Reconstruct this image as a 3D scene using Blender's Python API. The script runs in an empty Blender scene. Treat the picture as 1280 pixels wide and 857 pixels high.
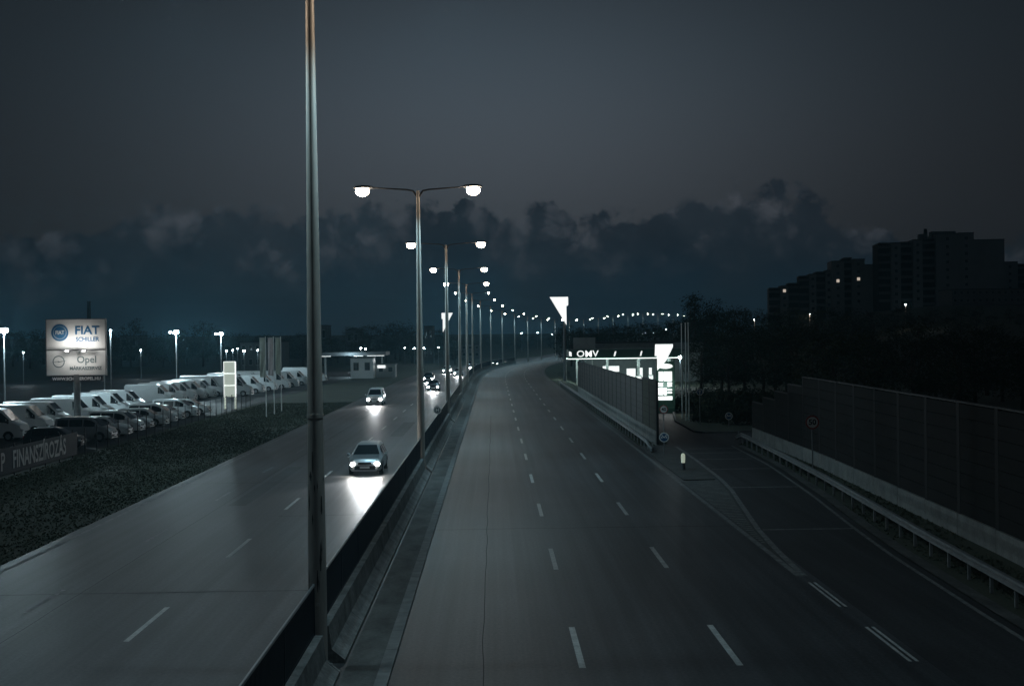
import bpy, bmesh, math, random
from mathutils import Vector, Matrix, noise
random.seed(7)
sc = bpy.context.scene
C = sc.collection
R = math.radians
# ------------------------------------------------------------------ camera
CAMH, FPX, ROLL = 7.35, 1600.0, 0.0125
cs, sn = math.cos(ROLL), math.sin(ROLL)
ox, oy = -23.0, 7.5
ua, ub = ox*cs + oy*sn, -ox*sn + oy*cs
yaw, pit = math.atan(-ua/FPX), math.atan(ub/FPX)
FW = Vector((math.sin(yaw)*math.cos(pit), math.cos(yaw)*math.cos(pit), -math.sin(pit)))
R0 = Vector((math.cos(yaw), -math.sin(yaw), 0))
U0 = R0.cross(FW)
RT = R0*cs - U0*sn
UP = R0*sn + U0*cs
cam = bpy.data.cameras.new('camera')
camo = bpy.data.objects.new('camera', cam); C.objects.link(camo)
cam.sensor_width = 36.0
cam.lens = FPX*36/1280
cam.clip_end = 8000
m = Matrix((RT, UP, -FW)).transposed().to_4x4()
m.translation = (0, 0, CAMH)
camo.matrix_world = m
sc.camera = camo
# ------------------------------------------------------------------ colour management
vs = sc.view_settings
vs.view_transform = 'Standard'; vs.look = 'None'; vs.exposure = 0.0; vs.gamma = 1.0
vs.use_curve_mapping = False

LAMP_W = 1050.0        # street lamp spot power
LAMP_COL = (0.44, 0.82, 1.0)
COOL = (0.62, 0.89, 1.0)
SUN_AZ, SUN_EL = R(-6), R(-3.0)
# ------------------------------------------------------------------ world (dusk sky with a cloud bank)
W = bpy.data.worlds.new('World'); sc.world = W; W.use_nodes = True
nt = W.node_tree; N = nt.nodes; L = nt.links
for n in list(N): N.remove(n)
def nd(t, **k):
    n = N.new(t)
    for a, b in k.items(): setattr(n, a, b)
    return n
def inp(sock, v):
    if hasattr(v, 'is_output') or isinstance(v, bpy.types.NodeSocket): L.new(v, sock)
    else: sock.default_value = v
def mth(op, a, b=0.0, c=0.0, clamp=False):
    n = nd('ShaderNodeMath', operation=op, use_clamp=clamp)
    inp(n.inputs[0], a); inp(n.inputs[1], b); inp(n.inputs[2], c)
    return n.outputs[0]
def mixc(f, a, b, bt='MIX'):
    n = nd('ShaderNodeMix', data_type='RGBA', blend_type=bt)
    inp(n.inputs[0], f)
    inp(n.inputs[6], a if not isinstance(a, tuple) else (*a, 1)); inp(n.inputs[7], b if not isinstance(b, tuple) else (*b, 1))
    return n.outputs[2]
def smooth(v, a, b, lo=0.0, hi=1.0):
    n = nd('ShaderNodeMapRange', interpolation_type='SMOOTHSTEP')
    inp(n.inputs[0], v); inp(n.inputs[1], a); inp(n.inputs[2], b); inp(n.inputs[3], lo); inp(n.inputs[4], hi)
    return n.outputs[0]
tc = nd('ShaderNodeTexCoord')
sx = nd('ShaderNodeSeparateXYZ'); L.new(tc.outputs['Generated'], sx.inputs[0])
elev = sx.outputs[2]
az = mth('ARCTAN2', sx.outputs[0], sx.outputs[1])
sky = nd('ShaderNodeTexSky'); sky.sky_type = 'NISHITA'; sky.sun_disc = False
sky.sun_elevation = SUN_EL; sky.sun_rotation = SUN_AZ
hsv = nd('ShaderNodeHueSaturation'); hsv.inputs['Saturation'].default_value = 0.30; hsv.inputs['Value'].default_value = 0.06
L.new(sky.outputs[0], hsv.inputs['Color'])
# afterglow falls off away from where the sun went down
ca = mth('MULTIPLY', az, az); ce = mth('SUBTRACT', elev, 0.16); ce = mth('MULTIPLY', ce, ce)
ang = mth('ADD', ca, mth('MULTIPLY', ce, 4.0))
glow = mth('POWER', 2.718, mth('MULTIPLY', ang, -16.0))
glow = mth('MULTIPLY_ADD', glow, 0.80, 0.20)
skyc = mixc(1.0, hsv.outputs[0], (0.042, 0.060, 0.079), 'ADD')
skyc = mixc(mth('MULTIPLY', smooth(elev, 0.24, 0.09), 0.6), skyc, (0.058, 0.062, 0.073))
skyc = mixc(1.0, skyc, glow, 'MULTIPLY')
# cloud bank: height of its top by azimuth
def pxaz(px): return (px-617)/1600
def pxel(py): return (421-py)/1600
tops = [(-90, 300), (0, 288), (60, 292), (110, 280), (150, 262), (185, 268), (215, 240), (238, 232), (262, 256), (300, 262), (330, 252), (365, 268),
        (420, 262), (470, 250), (560, 246), (620, 256), (690, 250), (735, 262), (790, 268), (840, 252), (900, 240),
        (970, 234), (1010, 246), (1045, 268), (1085, 298), (1150, 306), (1290, 320)]
ramp = nd('ShaderNodeValToRGB'); cr = ramp.color_ramp; cr.interpolation = 'B_SPLINE'
A0, A1 = pxaz(-90), pxaz(1290)
for i, (px, py) in enumerate(tops):
    p = (pxaz(px)-A0)/(A1-A0); v = pxel(py)/0.15
    e = cr.elements[0] if i == 0 else (cr.elements[1] if i == 1 else cr.elements.new(p))
    e.position = p; e.color = (v, v, v, 1)
L.new(mth('DIVIDE', mth('SUBTRACT', az, A0), A1-A0), ramp.inputs[0])
top = mth('MULTIPLY', ramp.outputs[0], 0.15)
cv = nd('ShaderNodeCombineXYZ'); L.new(az, cv.inputs[0]); L.new(elev, cv.inputs[1])
def wnoise(scale, detail, rough=0.55, dist=0.0, off=0.0):
    mp = nd('ShaderNodeMapping'); mp.inputs['Location'].default_value = (off, off*.7, off*.3); L.new(cv.outputs[0], mp.inputs[0])
    n = nd('ShaderNodeTexNoise'); n.inputs['Scale'].default_value = scale; n.inputs['Detail'].default_value = detail
    n.inputs['Roughness'].default_value = rough; n.inputs['Distortion'].default_value = dist
    L.new(mp.outputs[0], n.inputs['Vector']); return n.outputs[0]
n1 = wnoise(34, 9, 0.58, 0.6); n2 = wnoise(9, 4, 0.5, 0, 3.1)
def billow(scale, detail, warp, off):
    """cauliflower heaps: fractal cells on the sky"""
    nw = nd('ShaderNodeTexNoise'); nw.inputs['Scale'].default_value = scale*1.6; nw.inputs['Detail'].default_value = 5; L.new(cv.outputs[0], nw.inputs['Vector'])
    nwm = nd('ShaderNodeVectorMath', operation='MULTIPLY_ADD'); L.new(nw.outputs[1], nwm.inputs[0]); nwm.inputs[1].default_value = (warp,)*3; nwm.inputs[2].default_value = (off, off, 0)
    wob = nd('ShaderNodeVectorMath', operation='ADD'); L.new(cv.outputs[0], wob.inputs[0]); L.new(nwm.outputs[0], wob.inputs[1])
    vo = nd('ShaderNodeTexVoronoi'); vo.feature = 'F1'; vo.voronoi_dimensions = '2D'
    vo.inputs['Scale'].default_value = scale; vo.inputs['Detail'].default_value = detail; vo.inputs['Roughness'].default_value = 0.52; vo.inputs['Lacunarity'].default_value = 2.3
    L.new(wob.outputs[0], vo.inputs['Vector']); return vo.outputs['Distance']
b1 = billow(30, 3.5, 0.012, 0.0); b2 = billow(26, 4.0, 0.014, 0.41)
d = mth('SUBTRACT', top, elev)
d = mth('MULTIPLY_ADD', mth('SUBTRACT', n1, 0.5), 0.018, d)
d = mth('MULTIPLY_ADD', mth('SUBTRACT', 0.62, b1), 0.022, d)
mask = smooth(d, -0.0020, mth('MULTIPLY_ADD', n2, 0.022, -0.004))
inner = smooth(d, 0.0, 0.062, 1.0, 0.0)
heap = smooth(mth('MULTIPLY_ADD', b2, 0.55, mth('MULTIPLY', n1, 0.5)), 0.38, 0.82)
cdark = mixc(smooth(elev, 0.02, 0.085), (0.0105, 0.0260, 0.042), (0.0066, 0.0125, 0.0200))
cdark = mixc(mth('MULTIPLY', smooth(n2, 0.40, 0.66), 0.7), cdark, (0.015, 0.024, 0.034))
lift = mth('MULTIPLY', inner, mth('MULTIPLY_ADD', heap, -0.9, 1.05, clamp=True))
ccol = mixc(mth('MULTIPLY', lift, mth('MULTIPLY_ADD', n2, 1.2, 0.1)), cdark, (0.072, 0.080, 0.095))
glow2 = mth('POWER', 2.718, mth('MULTIPLY', ca, -6.0)); glow2 = mth('MULTIPLY_ADD', glow2, 0.65, 0.35)
ccol = mixc(1.0, ccol, glow2, 'MULTIPLY')
out = mixc(mask, skyc, ccol)
bg = nd('ShaderNodeBackground'); L.new(out, bg.inputs[0]); bg.inputs[1].default_value = 1.0
ow = nd('ShaderNodeOutputWorld'); L.new(bg.outputs[0], ow.inputs[0])
# last light of the set sun, very weak and wide
sl = bpy.data.lights.new('sun', 'SUN'); sl.energy = 0.02; sl.angle = R(25); sl.color = (1, .85, .7)
so = bpy.data.objects.new('sun', sl); C.objects.link(so)
sd = Vector((math.sin(SUN_AZ)*math.cos(R(4)), math.cos(SUN_AZ)*math.cos(R(4)), math.sin(R(4))))
so.rotation_euler = sd.to_track_quat('Z', 'Y').to_euler()

# ------------------------------------------------------------------ pixel helpers (photo pixel -> point in the place)
def ray(px, py):
    return (RT*(px-640) + UP*(428.5-py) + FW*FPX)
def at_y(px, py, Y):
    r = ray(px, py); return Vector((0, 0, CAMH)) + r*(Y/r.y)
def on_z(px, py, z=0.0):
    r = ray(px, py); return Vector((0, 0, CAMH)) + r*((z-CAMH)/r.z)
# ------------------------------------------------------------------ materials
def mat(name, col, rough=0.7, metal=0.0, var=0.0, vscale=3.0, col2=None, bump=0.0, bscale=40.0, emit=0.0, ecol=None, stretch=None, spec=0.5, fine=0.0, streak=0.0):
    mt = bpy.data.materials.new(name); mt.use_nodes = True
    t = mt.node_tree; b = t.nodes['Principled BSDF']
    b.inputs['Roughness'].default_value = rough; b.inputs['Metallic'].default_value = metal
    b.inputs['Specular IOR Level'].default_value = spec
    b.inputs['Base Color'].default_value = (*col, 1)
    tcn = t.nodes.new('ShaderNodeTexCoord'); v = tcn.outputs['Object']
    if stretch:
        mp = t.nodes.new('ShaderNodeMapping'); mp.inputs['Scale'].default_value = stretch
        t.links.new(v, mp.inputs[0]); v = mp.outputs[0]
    if var > 0 or col2:
        n = t.nodes.new('ShaderNodeTexNoise'); n.inputs['Scale'].default_value = vscale; n.inputs['Detail'].default_value = 7
        n.inputs['Roughness'].default_value = 0.62
        t.links.new(v, n.inputs['Vector'])
        r = t.nodes.new('ShaderNodeValToRGB')
        c2 = col2 or tuple(c*(1-var) for c in col)
        c1 = col if col2 else tuple(min(1, c*(1+var)) for c in col)
        r.color_ramp.elements[0].position = 0.33; r.color_ramp.elements[1].position = 0.67
        r.color_ramp.elements[0].color = (*c2, 1); r.color_ramp.elements[1].color = (*c1, 1)
        t.links.new(n.outputs[0], r.inputs[0]); o = r.outputs[0]
        if fine > 0:
            n3 = t.nodes.new('ShaderNodeTexNoise'); n3.inputs['Scale'].default_value = 11; n3.inputs['Detail'].default_value = 4
            t.links.new(tcn.outputs['Object'], n3.inputs['Vector'])
            mr = t.nodes.new('ShaderNodeMapRange'); mr.inputs[1].default_value = .3; mr.inputs[2].default_value = .7
            mr.inputs[3].default_value = 1-fine; mr.inputs[4].default_value = 1+fine
            t.links.new(n3.outputs[0], mr.inputs[0])
            mx = t.nodes.new('ShaderNodeMix'); mx.data_type = 'RGBA'; mx.blend_type = 'MULTIPLY'; mx.inputs[0].default_value = 1
            t.links.new(o, mx.inputs[6]); t.links.new(mr.outputs[0], mx.inputs[7]); o = mx.outputs[2]
        t.links.new(o, b.inputs['Base Color'])
    if streak > 0:
        mp2 = t.nodes.new('ShaderNodeMapping'); mp2.inputs['Scale'].default_value = (2.2, .018, 1); t.links.new(tcn.outputs['Object'], mp2.inputs[0])
        n4 = t.nodes.new('ShaderNodeTexNoise'); n4.inputs['Scale'].default_value = 1.0; n4.inputs['Detail'].default_value = 6; n4.inputs['Roughness'].default_value = .65; t.links.new(mp2.outputs[0], n4.inputs['Vector'])
        n5 = t.nodes.new('ShaderNodeTexNoise'); n5.inputs['Scale'].default_value = .11; n5.inputs['Detail'].default_value = 5; t.links.new(tcn.outputs['Object'], n5.inputs['Vector'])
        ad = t.nodes.new('ShaderNodeMath'); ad.operation = 'MULTIPLY_ADD'; ad.inputs[1].default_value = .6; t.links.new(n5.outputs[0], ad.inputs[0]); t.links.new(n4.outputs[0], ad.inputs[2])
        mr2 = t.nodes.new('ShaderNodeMapRange'); mr2.inputs[1].default_value = .55; mr2.inputs[2].default_value = 1.05; mr2.inputs[3].default_value = 1-streak; mr2.inputs[4].default_value = 1+streak; t.links.new(ad.outputs[0], mr2.inputs[0])
        mx2 = t.nodes.new('ShaderNodeMix'); mx2.data_type = 'RGBA'; mx2.blend_type = 'MULTIPLY'; mx2.inputs[0].default_value = 1
        t.links.new(o, mx2.inputs[6]); t.links.new(mr2.outputs[0], mx2.inputs[7]); t.links.new(mx2.outputs[2], b.inputs['Base Color'])
    if bump > 0:
        n2_ = t.nodes.new('ShaderNodeTexNoise'); n2_.inputs['Scale'].default_value = bscale; n2_.inputs['Detail'].default_value = 5
        t.links.new(v, n2_.inputs['Vector'])
        bp = t.nodes.new('ShaderNodeBump'); bp.inputs['Strength'].default_value = bump; bp.inputs['Distance'].default_value = 0.02
        t.links.new(n2_.outputs[0], bp.inputs['Height']); t.links.new(bp.outputs[0], b.inputs['Normal'])
    if emit > 0:
        b.inputs['Emission Color'].default_value = (*(ecol or col), 1); b.inputs['Emission Strength'].default_value = emit
    return mt
M = {}
M['asphalt'] = mat('asphalt', (.050, .052, .055), .50, 0, .22, .35, bump=.25, bscale=30, stretch=(1.6, .12, 1), fine=.38, streak=.62)
M['asphalt_exit'] = mat('asphalt_exit', (.036, .037, .040), .66, 0, .25, .5, bump=.25, bscale=30, stretch=(1.2, .2, 1), fine=.35, streak=.5)
M['gutter'] = mat('gutter_concrete', (.085, .085, .082), .85, 0, .45, 1.3, bump=.3, stretch=(1, .5, 1), fine=.2)
M['kerb'] = mat('kerb_concrete', (.16, .16, .158), .8, 0, .25, 2.0, bump=.2)
M['paint'] = mat('road_paint', (.55, .54, .52), .6, 0, 0, 2.2, col2=(.36, .355, .345), fine=.2)
M['paint_worn'] = mat('worn_road_paint', (.26, .26, .255), .7, 0, 0, 2.6, col2=(.11, .11, .11), fine=.3)
M['gore'] = mat('gore_paving', (.075, .074, .072), .8, 0, .3, 1.0, bump=.4, fine=.2)
M['grass_ground'] = mat('grass_ground', (.072, .082, .056), .95, 0, 0, .25, col2=(.052, .060, .042), bump=.4, bscale=6, fine=.3)
M['grass'] = mat('grass_blade', (.080, .092, .062), .9, 0, 0, .3, col2=(.055, .066, .043))
M['barrier'] = mat('barrier_concrete', (.20, .20, .195), .85, 0, .38, 1.4, bump=.3, bscale=12, fine=.2)
M['screen'] = mat('fence_dark', (.020, .030, .045), .45, .3, .2, 3)
M['rail_edge'] = mat('fence_rail', (.30, .31, .32), .4, .7, .15, 4)
M['pole'] = mat('galvanised_pole', (.52, .475, .43), .55, .25, .22, 1.6, bump=.08, stretch=(3, 3, .5))
M['polestain'] = mat('pole_stain', (.07, .07, .068), .8)
M['galv'] = mat('galvanised_rail', (.27, .275, .28), .5, .5, .18, 3)
M['housing'] = mat('lamp_housing', (.12, .125, .13), .5, .3)
M['lamp'] = mat('lamp_glow', (1, .96, .9), .3, emit=60, ecol=(1, .82, .62))
M['lampfar'] = mat('lamp_glow_far', (1, .96, .9), .3, emit=150, ecol=(1, .80, .58))
M['lampcool'] = mat('lamp_glow_cool', (.9, .97, 1), .3, emit=420, ecol=(.88, .97, 1))
M['wallpanel'] = mat('noise_panel', (.0055, .006, .007), .95, 0, .55, .45, bump=.3, bscale=8, stretch=(1, 1, 4))
M['walldark'] = mat('noise_panel_green', (.010, .015, .016), .55, 0, .25, .7)
M['wallolive'] = mat('noise_panel_olive', (.035, .040, .024), .75, 0, .2, 1)
M['wallpost'] = mat('noise_wall_post', (.007, .007, .009), .8)
M['wallcap'] = mat('noise_wall_cap', (.032, .032, .036), .7)
M['plinth'] = mat('plinth_concrete', (.30, .295, .285), .85, 0, .22, 1.2, bump=.25, fine=.12)
M['white'] = mat('white_paint', (.74, .75, .75), .35, 0, .05, 1)
M['silver'] = mat('silver_paint', (.42, .43, .44), .32, .55)
M['dark_paint'] = mat('dark_paint', (.035, .04, .05), .3, .1)
M['blue_paint'] = mat('blue_paint', (.05, .10, .20), .3, .1)
M['red_paint'] = mat('red_paint', (.22, .03, .03), .3, .1)
M['glass'] = mat('car_glass', (.012, .015, .018), .08, 0, spec=.8)
M['tyre'] = mat('tyre', (.018, .018, .018), .85)
M['rim'] = mat('rim', (.35, .36, .37), .35, .7)
M['plastic'] = mat('black_plastic', (.02, .02, .022), .6)
M['headlens'] = mat('headlamp_lens', (.6, .62, .64), .12, .2)
M['headlit'] = mat('headlamp_lit', (1, .98, .95), .2, emit=260, ecol=(1, .97, .92))
M['tail'] = mat('tail_lens', (.30, .02, .02), .25)
M['board'] = mat('billboard_white', (.72, .72, .70), .6, 0, .05, .8)
M['bluetext'] = mat('blue_letter', (.03, .14, .28), .5)
M['greytext'] = mat('grey_letter', (.12, .17, .18), .5)
M['whitetext'] = mat('white_letter', (.78, .78, .78), .5)
M['redtext'] = mat('banner_letter', (.40, .37, .36), .6)
M['banner'] = mat('banner_dark', (.030, .034, .042), .7, 0, .2, 1)
M['signwhite'] = mat('sign_white', (.84, .84, .82), .5)
M['signred'] = mat('sign_red', (.42, .06, .05), .5)
M['signblue'] = mat('sign_blue', (.03, .10, .22), .5)
M['black'] = mat('sign_black', (.02, .02, .02), .6)
M['trunk'] = mat('bark', (.06, .05, .04), .95, 0, .3, 5)
M['leaf'] = mat('leaf', (.050, .065, .030), .9, 0, 0, .8, col2=(.022, .034, .016))
M['leaf_dark'] = mat('leaf_dark', (.032, .045, .024), .9, 0, 0, .8, col2=(.015, .024, .012))
M['apart'] = mat('apartment_wall', (.30, .30, .31), .9, 0, .14, .25)
M['apart2'] = mat('apartment_panel', (.17, .17, .18), .9, 0, .14, .25)
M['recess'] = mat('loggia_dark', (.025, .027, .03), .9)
M['win'] = mat('window_glass', (.03, .035, .04), .12, spec=.7)
M['winframe'] = mat('window_frame', (.4, .4, .4), .6)
M['winlit'] = mat('window_lit', (1, .9, .75), .5, emit=.55, ecol=(1, .85, .70))
M['winteal'] = mat('window_lit_pale', (.9, 1, 1), .5, emit=.25, ecol=(.8, .92, 1))
M['green'] = mat('fascia_green', (.030, .085, .065), .45)
M['lit'] = mat('lit_panel', (1, 1, 1), .4, emit=1.05, ecol=(.96, 1, .98))
M['litdim'] = mat('lit_panel_dim', (.8, .85, .75), .4, emit=.32, ecol=(.88, .95, .80))
M['tube'] = mat('lit_tube', (1, 1, 1), .4, emit=2.6, ecol=(.80, 1, .92))
M['shopwall'] = mat('shop_wall', (.30, .31, .31), .8, 0, .12, .8)
M['greyroof'] = mat('grey_cladding', (.17, .18, .19), .7, 0, .12, 1)
M['flag1'] = mat('flag_pale', (.50, .52, .46), .8, 0, .1, 2)
M['flag2'] = mat('flag_pink', (.58, .50, .50), .8, 0, .1, 2)
M['flag3'] = mat('flag_olive', (.42, .45, .38), .8, 0, .1, 2)
M['bollard'] = mat('bollard_lit', (.8, .85, .7), .5, emit=.35, ecol=(.8, .9, .72))
# ------------------------------------------------------------------ mesh helper
class MB:
    def __init__(s): s.v = []; s.f = []; s.mi = []
    def add(s, vs_, fs, mi=0):
        b = len(s.v); s.v += [tuple(v) for v in vs_]
        s.f += [tuple(b+i for i in f) for f in fs]; s.mi += [mi]*len(fs)
    def box(s, c, d, mi=0, rot=None):
        x, y, z = d[0]/2, d[1]/2, d[2]/2
        p = [Vector(q) for q in ((-x,-y,-z),(x,-y,-z),(x,y,-z),(-x,y,-z),(-x,-y,z),(x,-y,z),(x,y,z),(-x,y,z))]
        if rot is not None: p = [rot @ q for q in p]
        s.add([q+Vector(c) for q in p], [(0,3,2,1),(4,5,6,7),(0,1,5,4),(1,2,6,5),(2,3,7,6),(3,0,4,7)], mi)
    def tube(s, pts, rad, n=10, mi=0, cap=True):
        pts = [Vector(p) for p in pts]
        if not hasattr(rad, '__len__'): rad = [rad]*len(pts)
        b = len(s.v)
        for i, p in enumerate(pts):
            t = (pts[min(i+1, len(pts)-1)] - pts[max(i-1, 0)]).normalized()
            a = Vector((0, 0, 1)) if abs(t.z) < .9 else Vector((1, 0, 0))
            u = t.cross(a).normalized(); w = t.cross(u)
            for k in range(n):
                an = 2*math.pi*k/n; s.v.append(tuple(p + (u*math.cos(an)+w*math.sin(an))*rad[i]))
        for i in range(len(pts)-1):
            for k in range(n):
                s.f.append((b+i*n+k, b+i*n+(k+1)%n, b+(i+1)*n+(k+1)%n, b+(i+1)*n+k)); s.mi.append(mi)
        if cap:
            s.f.append(tuple(b+k for k in range(n))); s.mi.append(mi)
            s.f.append(tuple(b+(len(pts)-1)*n+k for k in reversed(range(n)))); s.mi.append(mi)
    def prism(s, poly, axis, a, b_, mi=0):
        """poly of 2-d points extruded along axis from a to b_"""
        def P(q, t):
            return {'x': (t, q[0], q[1]), 'y': (q[0], t, q[1]), 'z': (q[0], q[1], t)}[axis]
        n = len(poly); vs_ = [P(q, a) for q in poly] + [P(q, b_) for q in poly]
        fs = [tuple(range(n)), tuple(range(2*n-1, n-1, -1))] + [(i, i+n, (i+1)%n+n, (i+1)%n) for i in range(n)]
        s.add(vs_, fs, mi)
    def ellipsoid(s, c, r, n=12, m_=7, mi=0, half=0):
        b = len(s.v); lo, hi = (-90, 90) if half == 0 else ((-90, 0) if half < 0 else (0, 90))
        for j in range(m_+1):
            ph = R(lo + (hi-lo)*j/m_)
            for k in range(n):
                th = 2*math.pi*k/n
                s.v.append((c[0]+r[0]*math.cos(ph)*math.cos(th), c[1]+r[1]*math.cos(ph)*math.sin(th), c[2]+r[2]*math.sin(ph)))
        for j in range(m_):
            for k in range(n):
                s.f.append((b+j*n+k, b+j*n+(k+1)%n, b+(j+1)*n+(k+1)%n, b+(j+1)*n+k)); s.mi.append(mi)
    def build(s, name, mats, parent=None, smooth=False, loc=None, fix=True):
        me = bpy.data.meshes.new(name); me.from_pydata(s.v, [], s.f)
        for mm in (mats if isinstance(mats, (list, tuple)) else [mats]): me.materials.append(mm)
        if any(s.mi): me.polygons.foreach_set('material_index', s.mi)
        if fix:
            bm = bmesh.new(); bm.from_mesh(me); bmesh.ops.recalc_face_normals(bm, faces=bm.faces); bm.to_mesh(me); bm.free()
        if smooth:
            me.polygons.foreach_set('use_smooth', [True]*len(me.polygons)); me.set_sharp_from_angle(angle=R(38))
        o = bpy.data.objects.new(name, me); C.objects.link(o)
        if parent: o.parent = parent
        if loc: o.location = loc
        return o
def tag(o, label=None, cat=None, group=None, kind=None):
    if label: o['label'] = label
    if cat: o['category'] = cat
    if group: o['group'] = group
    if kind: o['kind'] = kind
    return o
def thing(name, label, cat, loc=(0, 0, 0), rz=0.0, group=None):
    o = bpy.data.objects.new(name, None); C.objects.link(o); o.empty_display_size = .3
    o.location = loc; o.rotation_euler = (0, 0, rz)
    return tag(o, label, cat, group)
def dup(o, loc=None, rz=None, label=None, group=None, scale=None, parent=None):
    c = o.copy(); C.objects.link(c); c.parent = parent
    for ch in list(o.children): dup(ch, parent=c)
    if loc is not None: c.location = loc
    if rz is not None: c.rotation_euler = (0, 0, rz)
    if scale is not None: c.scale = scale
    if label: c['label'] = label
    if group: c['group'] = group
    return c
def remat(o, old, new):
    """own mesh copy of a part with another material"""
    o.data = o.data.copy()
    for i, mm in enumerate(o.data.materials):
        if mm == old: o.data.materials[i] = new
def text(name, s, size, mt, parent, loc, rot, ext=0.01, off=0.0, sx_=1.0, align='CENTER', shear=0.0):
    cu = bpy.data.curves.new(name, 'FONT'); cu.body = s; cu.size = size; cu.extrude = ext; cu.offset = off
    cu.align_x = align; cu.align_y = 'CENTER'; cu.resolution_u = 3; cu.shear = shear
    tmp = bpy.data.objects.new('tmp_text', cu); C.objects.link(tmp)
    bpy.context.view_layer.update()
    me = bpy.data.meshes.new_from_object(tmp.evaluated_get(bpy.context.evaluated_depsgraph_get()))
    bpy.data.objects.remove(tmp); bpy.data.curves.remove(cu)
    for v in me.vertices: v.co.x *= sx_
    me.name = name; me.materials.clear(); me.materials.append(mt)
    o = bpy.data.objects.new(name, me); C.objects.link(o); o.parent = parent; o.location = loc; o.rotation_euler = rot
    return o
def spot(name, parent, loc, direction, power, col, size=150, blend=.7, radius=.15):
    l = bpy.data.lights.new(name, 'SPOT'); l.energy = power; l.color = col; l.spot_size = R(size); l.spot_blend = blend; l.shadow_soft_size = radius
    o = bpy.data.objects.new(name, l); C.objects.link(o); o.parent = parent; o.location = loc
    o.rotation_euler = Vector(direction).to_track_quat('-Z', 'Y').to_euler(); return o
def point(name, parent, loc, power, col, radius=.2):
    l = bpy.data.lights.new(name, 'POINT'); l.energy = power; l.color = col; l.shadow_soft_size = radius
    o = bpy.data.objects.new(name, l); C.objects.link(o); o.parent = parent; o.location = loc; return o
# ------------------------------------------------------------------ the lie of the land
CY0, CR, CYE = 210.0, 1640.0, 950.0
def cx(y):
    if y <= CY0: return 0.0
    if y <= CYE: return (y-CY0)**2/(2*CR)
    return (CYE-CY0)**2/(2*CR) + (y-CYE)*(CYE-CY0)/CR
def hd(y): return 0.0 if y <= CY0 else (min(y, CYE)-CY0)/CR
def sst(a, b, x):
    t = max(0, min(1, (x-a)/(b-a))); return t*t*(3-2*t)
def zraw(y):
    return -1.3*sst(220, 480, y) + 6.3*sst(540, 800, y)
def zr(y):
    a = math.floor(y/20)*20; t = (y-a)/20
    return zraw(a)*(1-t) + zraw(a+20)*t
def hill(y, d):
    h = 17*sst(35, 130, d)*sst(150, 430, y) + 10*sst(150, 600, d)*sst(300, 900, y)
    h += 5*sst(60, 250, -d)*sst(330, 700, y)
    h -= 1.2*sst(12, 15, d)*sst(185, 200, y)*(1-sst(255, 275, y))*(1-sst(40, 60, d))
    return h
def gz(x, y):
    return zr(y) - .08 + hill(y, x-cx(y))
def P(y, d_, z=0.0): return (cx(y)+d_, y, zr(y)+z)
ys = [-80+20*i for i in range(52)] + [1000, 1200, 1500, 2000, 2600]
ds = [-1500, -800, -500, -350, -250, -180, -130, -100, -80, -60, -45, -35, -28, -22, -18, -16.4, -10, -4, 3, 9.6, 12, 15, 18, 22, 27, 35, 45, 60, 75, 90, 110, 130, 160, 200, 260, 340, 450, 600, 900, 1500]
g = MB(); nx = len(ds)
for y in ys:
    for d_ in ds: g.v.append((cx(y)+d_, y, zr(y) - .08 + hill(y, d_)))
for j in range(len(ys)-1):
    for i in range(nx-1):
        g.f.append((j*nx+i, j*nx+i+1, (j+1)*nx+i+1, (j+1)*nx+i)); g.mi.append(0)
tag(g.build('ground', M['grass_ground']), kind='structure')
def ribbon(mb, y0, y1, d0, d1, z, step=10.0, mi=0):
    """strip along the road; d0, d1 numbers or functions of y"""
    f0 = d0 if callable(d0) else (lambda y: d0); f1 = d1 if callable(d1) else (lambda y: d1)
    yl = [y0]; k = math.floor(y0/step)+1
    while k*step < y1-1e-6: yl.append(k*step); k += 1
    yl.append(y1)
    vs_ = []
    for y in yl: vs_ += [P(y, f0(y), z), P(y, f1(y), z)]
    mb.add(vs_, [(2*i, 2*i+1, 2*i+3, 2*i+2) for i in range(len(yl)-1)], mi)
def lerp_tab(tab):
    def f(y):
        if y <= tab[0][0]: return tab[0][1]
        for (a, b), (c, e) in zip(tab, tab[1:]):
            if y <= c: return b + (e-b)*(y-a)/(c-a)
        return tab[-1][1]
    return f
r = MB(); ribbon(r, -60, 940, -16.4, -3.4, 0); ribbon(r, -60, 940, -2.34, 9.6, 0)
tag(r.build('road', M['asphalt'], fix=False), kind='structure')
r = MB(); ribbon(r, -60, 940, -3.4, -2.62, .002); tag(r.build('gutter', M['gutter'], fix=False), kind='structure')
kb = MB()
for k in range(-20, 190):
    y = k*2.0
    a = [P(y+.01, -2.62, -.02), P(y+.01, -2.34, -.02), P(y+1.985, -2.34, -.02), P(y+1.985, -2.62, -.02)]
    hgt = .085
    b = [(q[0], q[1], q[2]+hgt) for q in a]
    kb.add(a+b, [(4,5,6,7), (0,1,5,4), (1,2,6,5), (2,3,7,6), (3,0,4,7)])
tag(kb.build('kerb', M['kerb']), kind='structure')
XR = lerp_tab([(-60, 12.6), (31, 12.85), (42, 13.35), (48, 13.8), (58, 14.7), (71, 15.6), (84, 15.9)])
r = MB(); ribbon(r, -60, 84, 9.6, XR, 0, step=3)
poly = [(9.6, 84), (15.9, 84), (17.2, 87.6), (20, 90.5), (26, 92), (70, 93), (70, 99), (26, 98.2), (19, 95.4), (15.6, 94.8), (14.9, 96), (15.2, 108), (18, 130), (21, 170), (13.5, 170), (12.4, 120), (11.9, 100), (11.7, 86)]
r.add([(x, y, 0) for x, y in poly], [tuple(range(len(poly)))])
bmt = r.build('exit_road', M['asphalt_exit'], fix=False)
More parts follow.
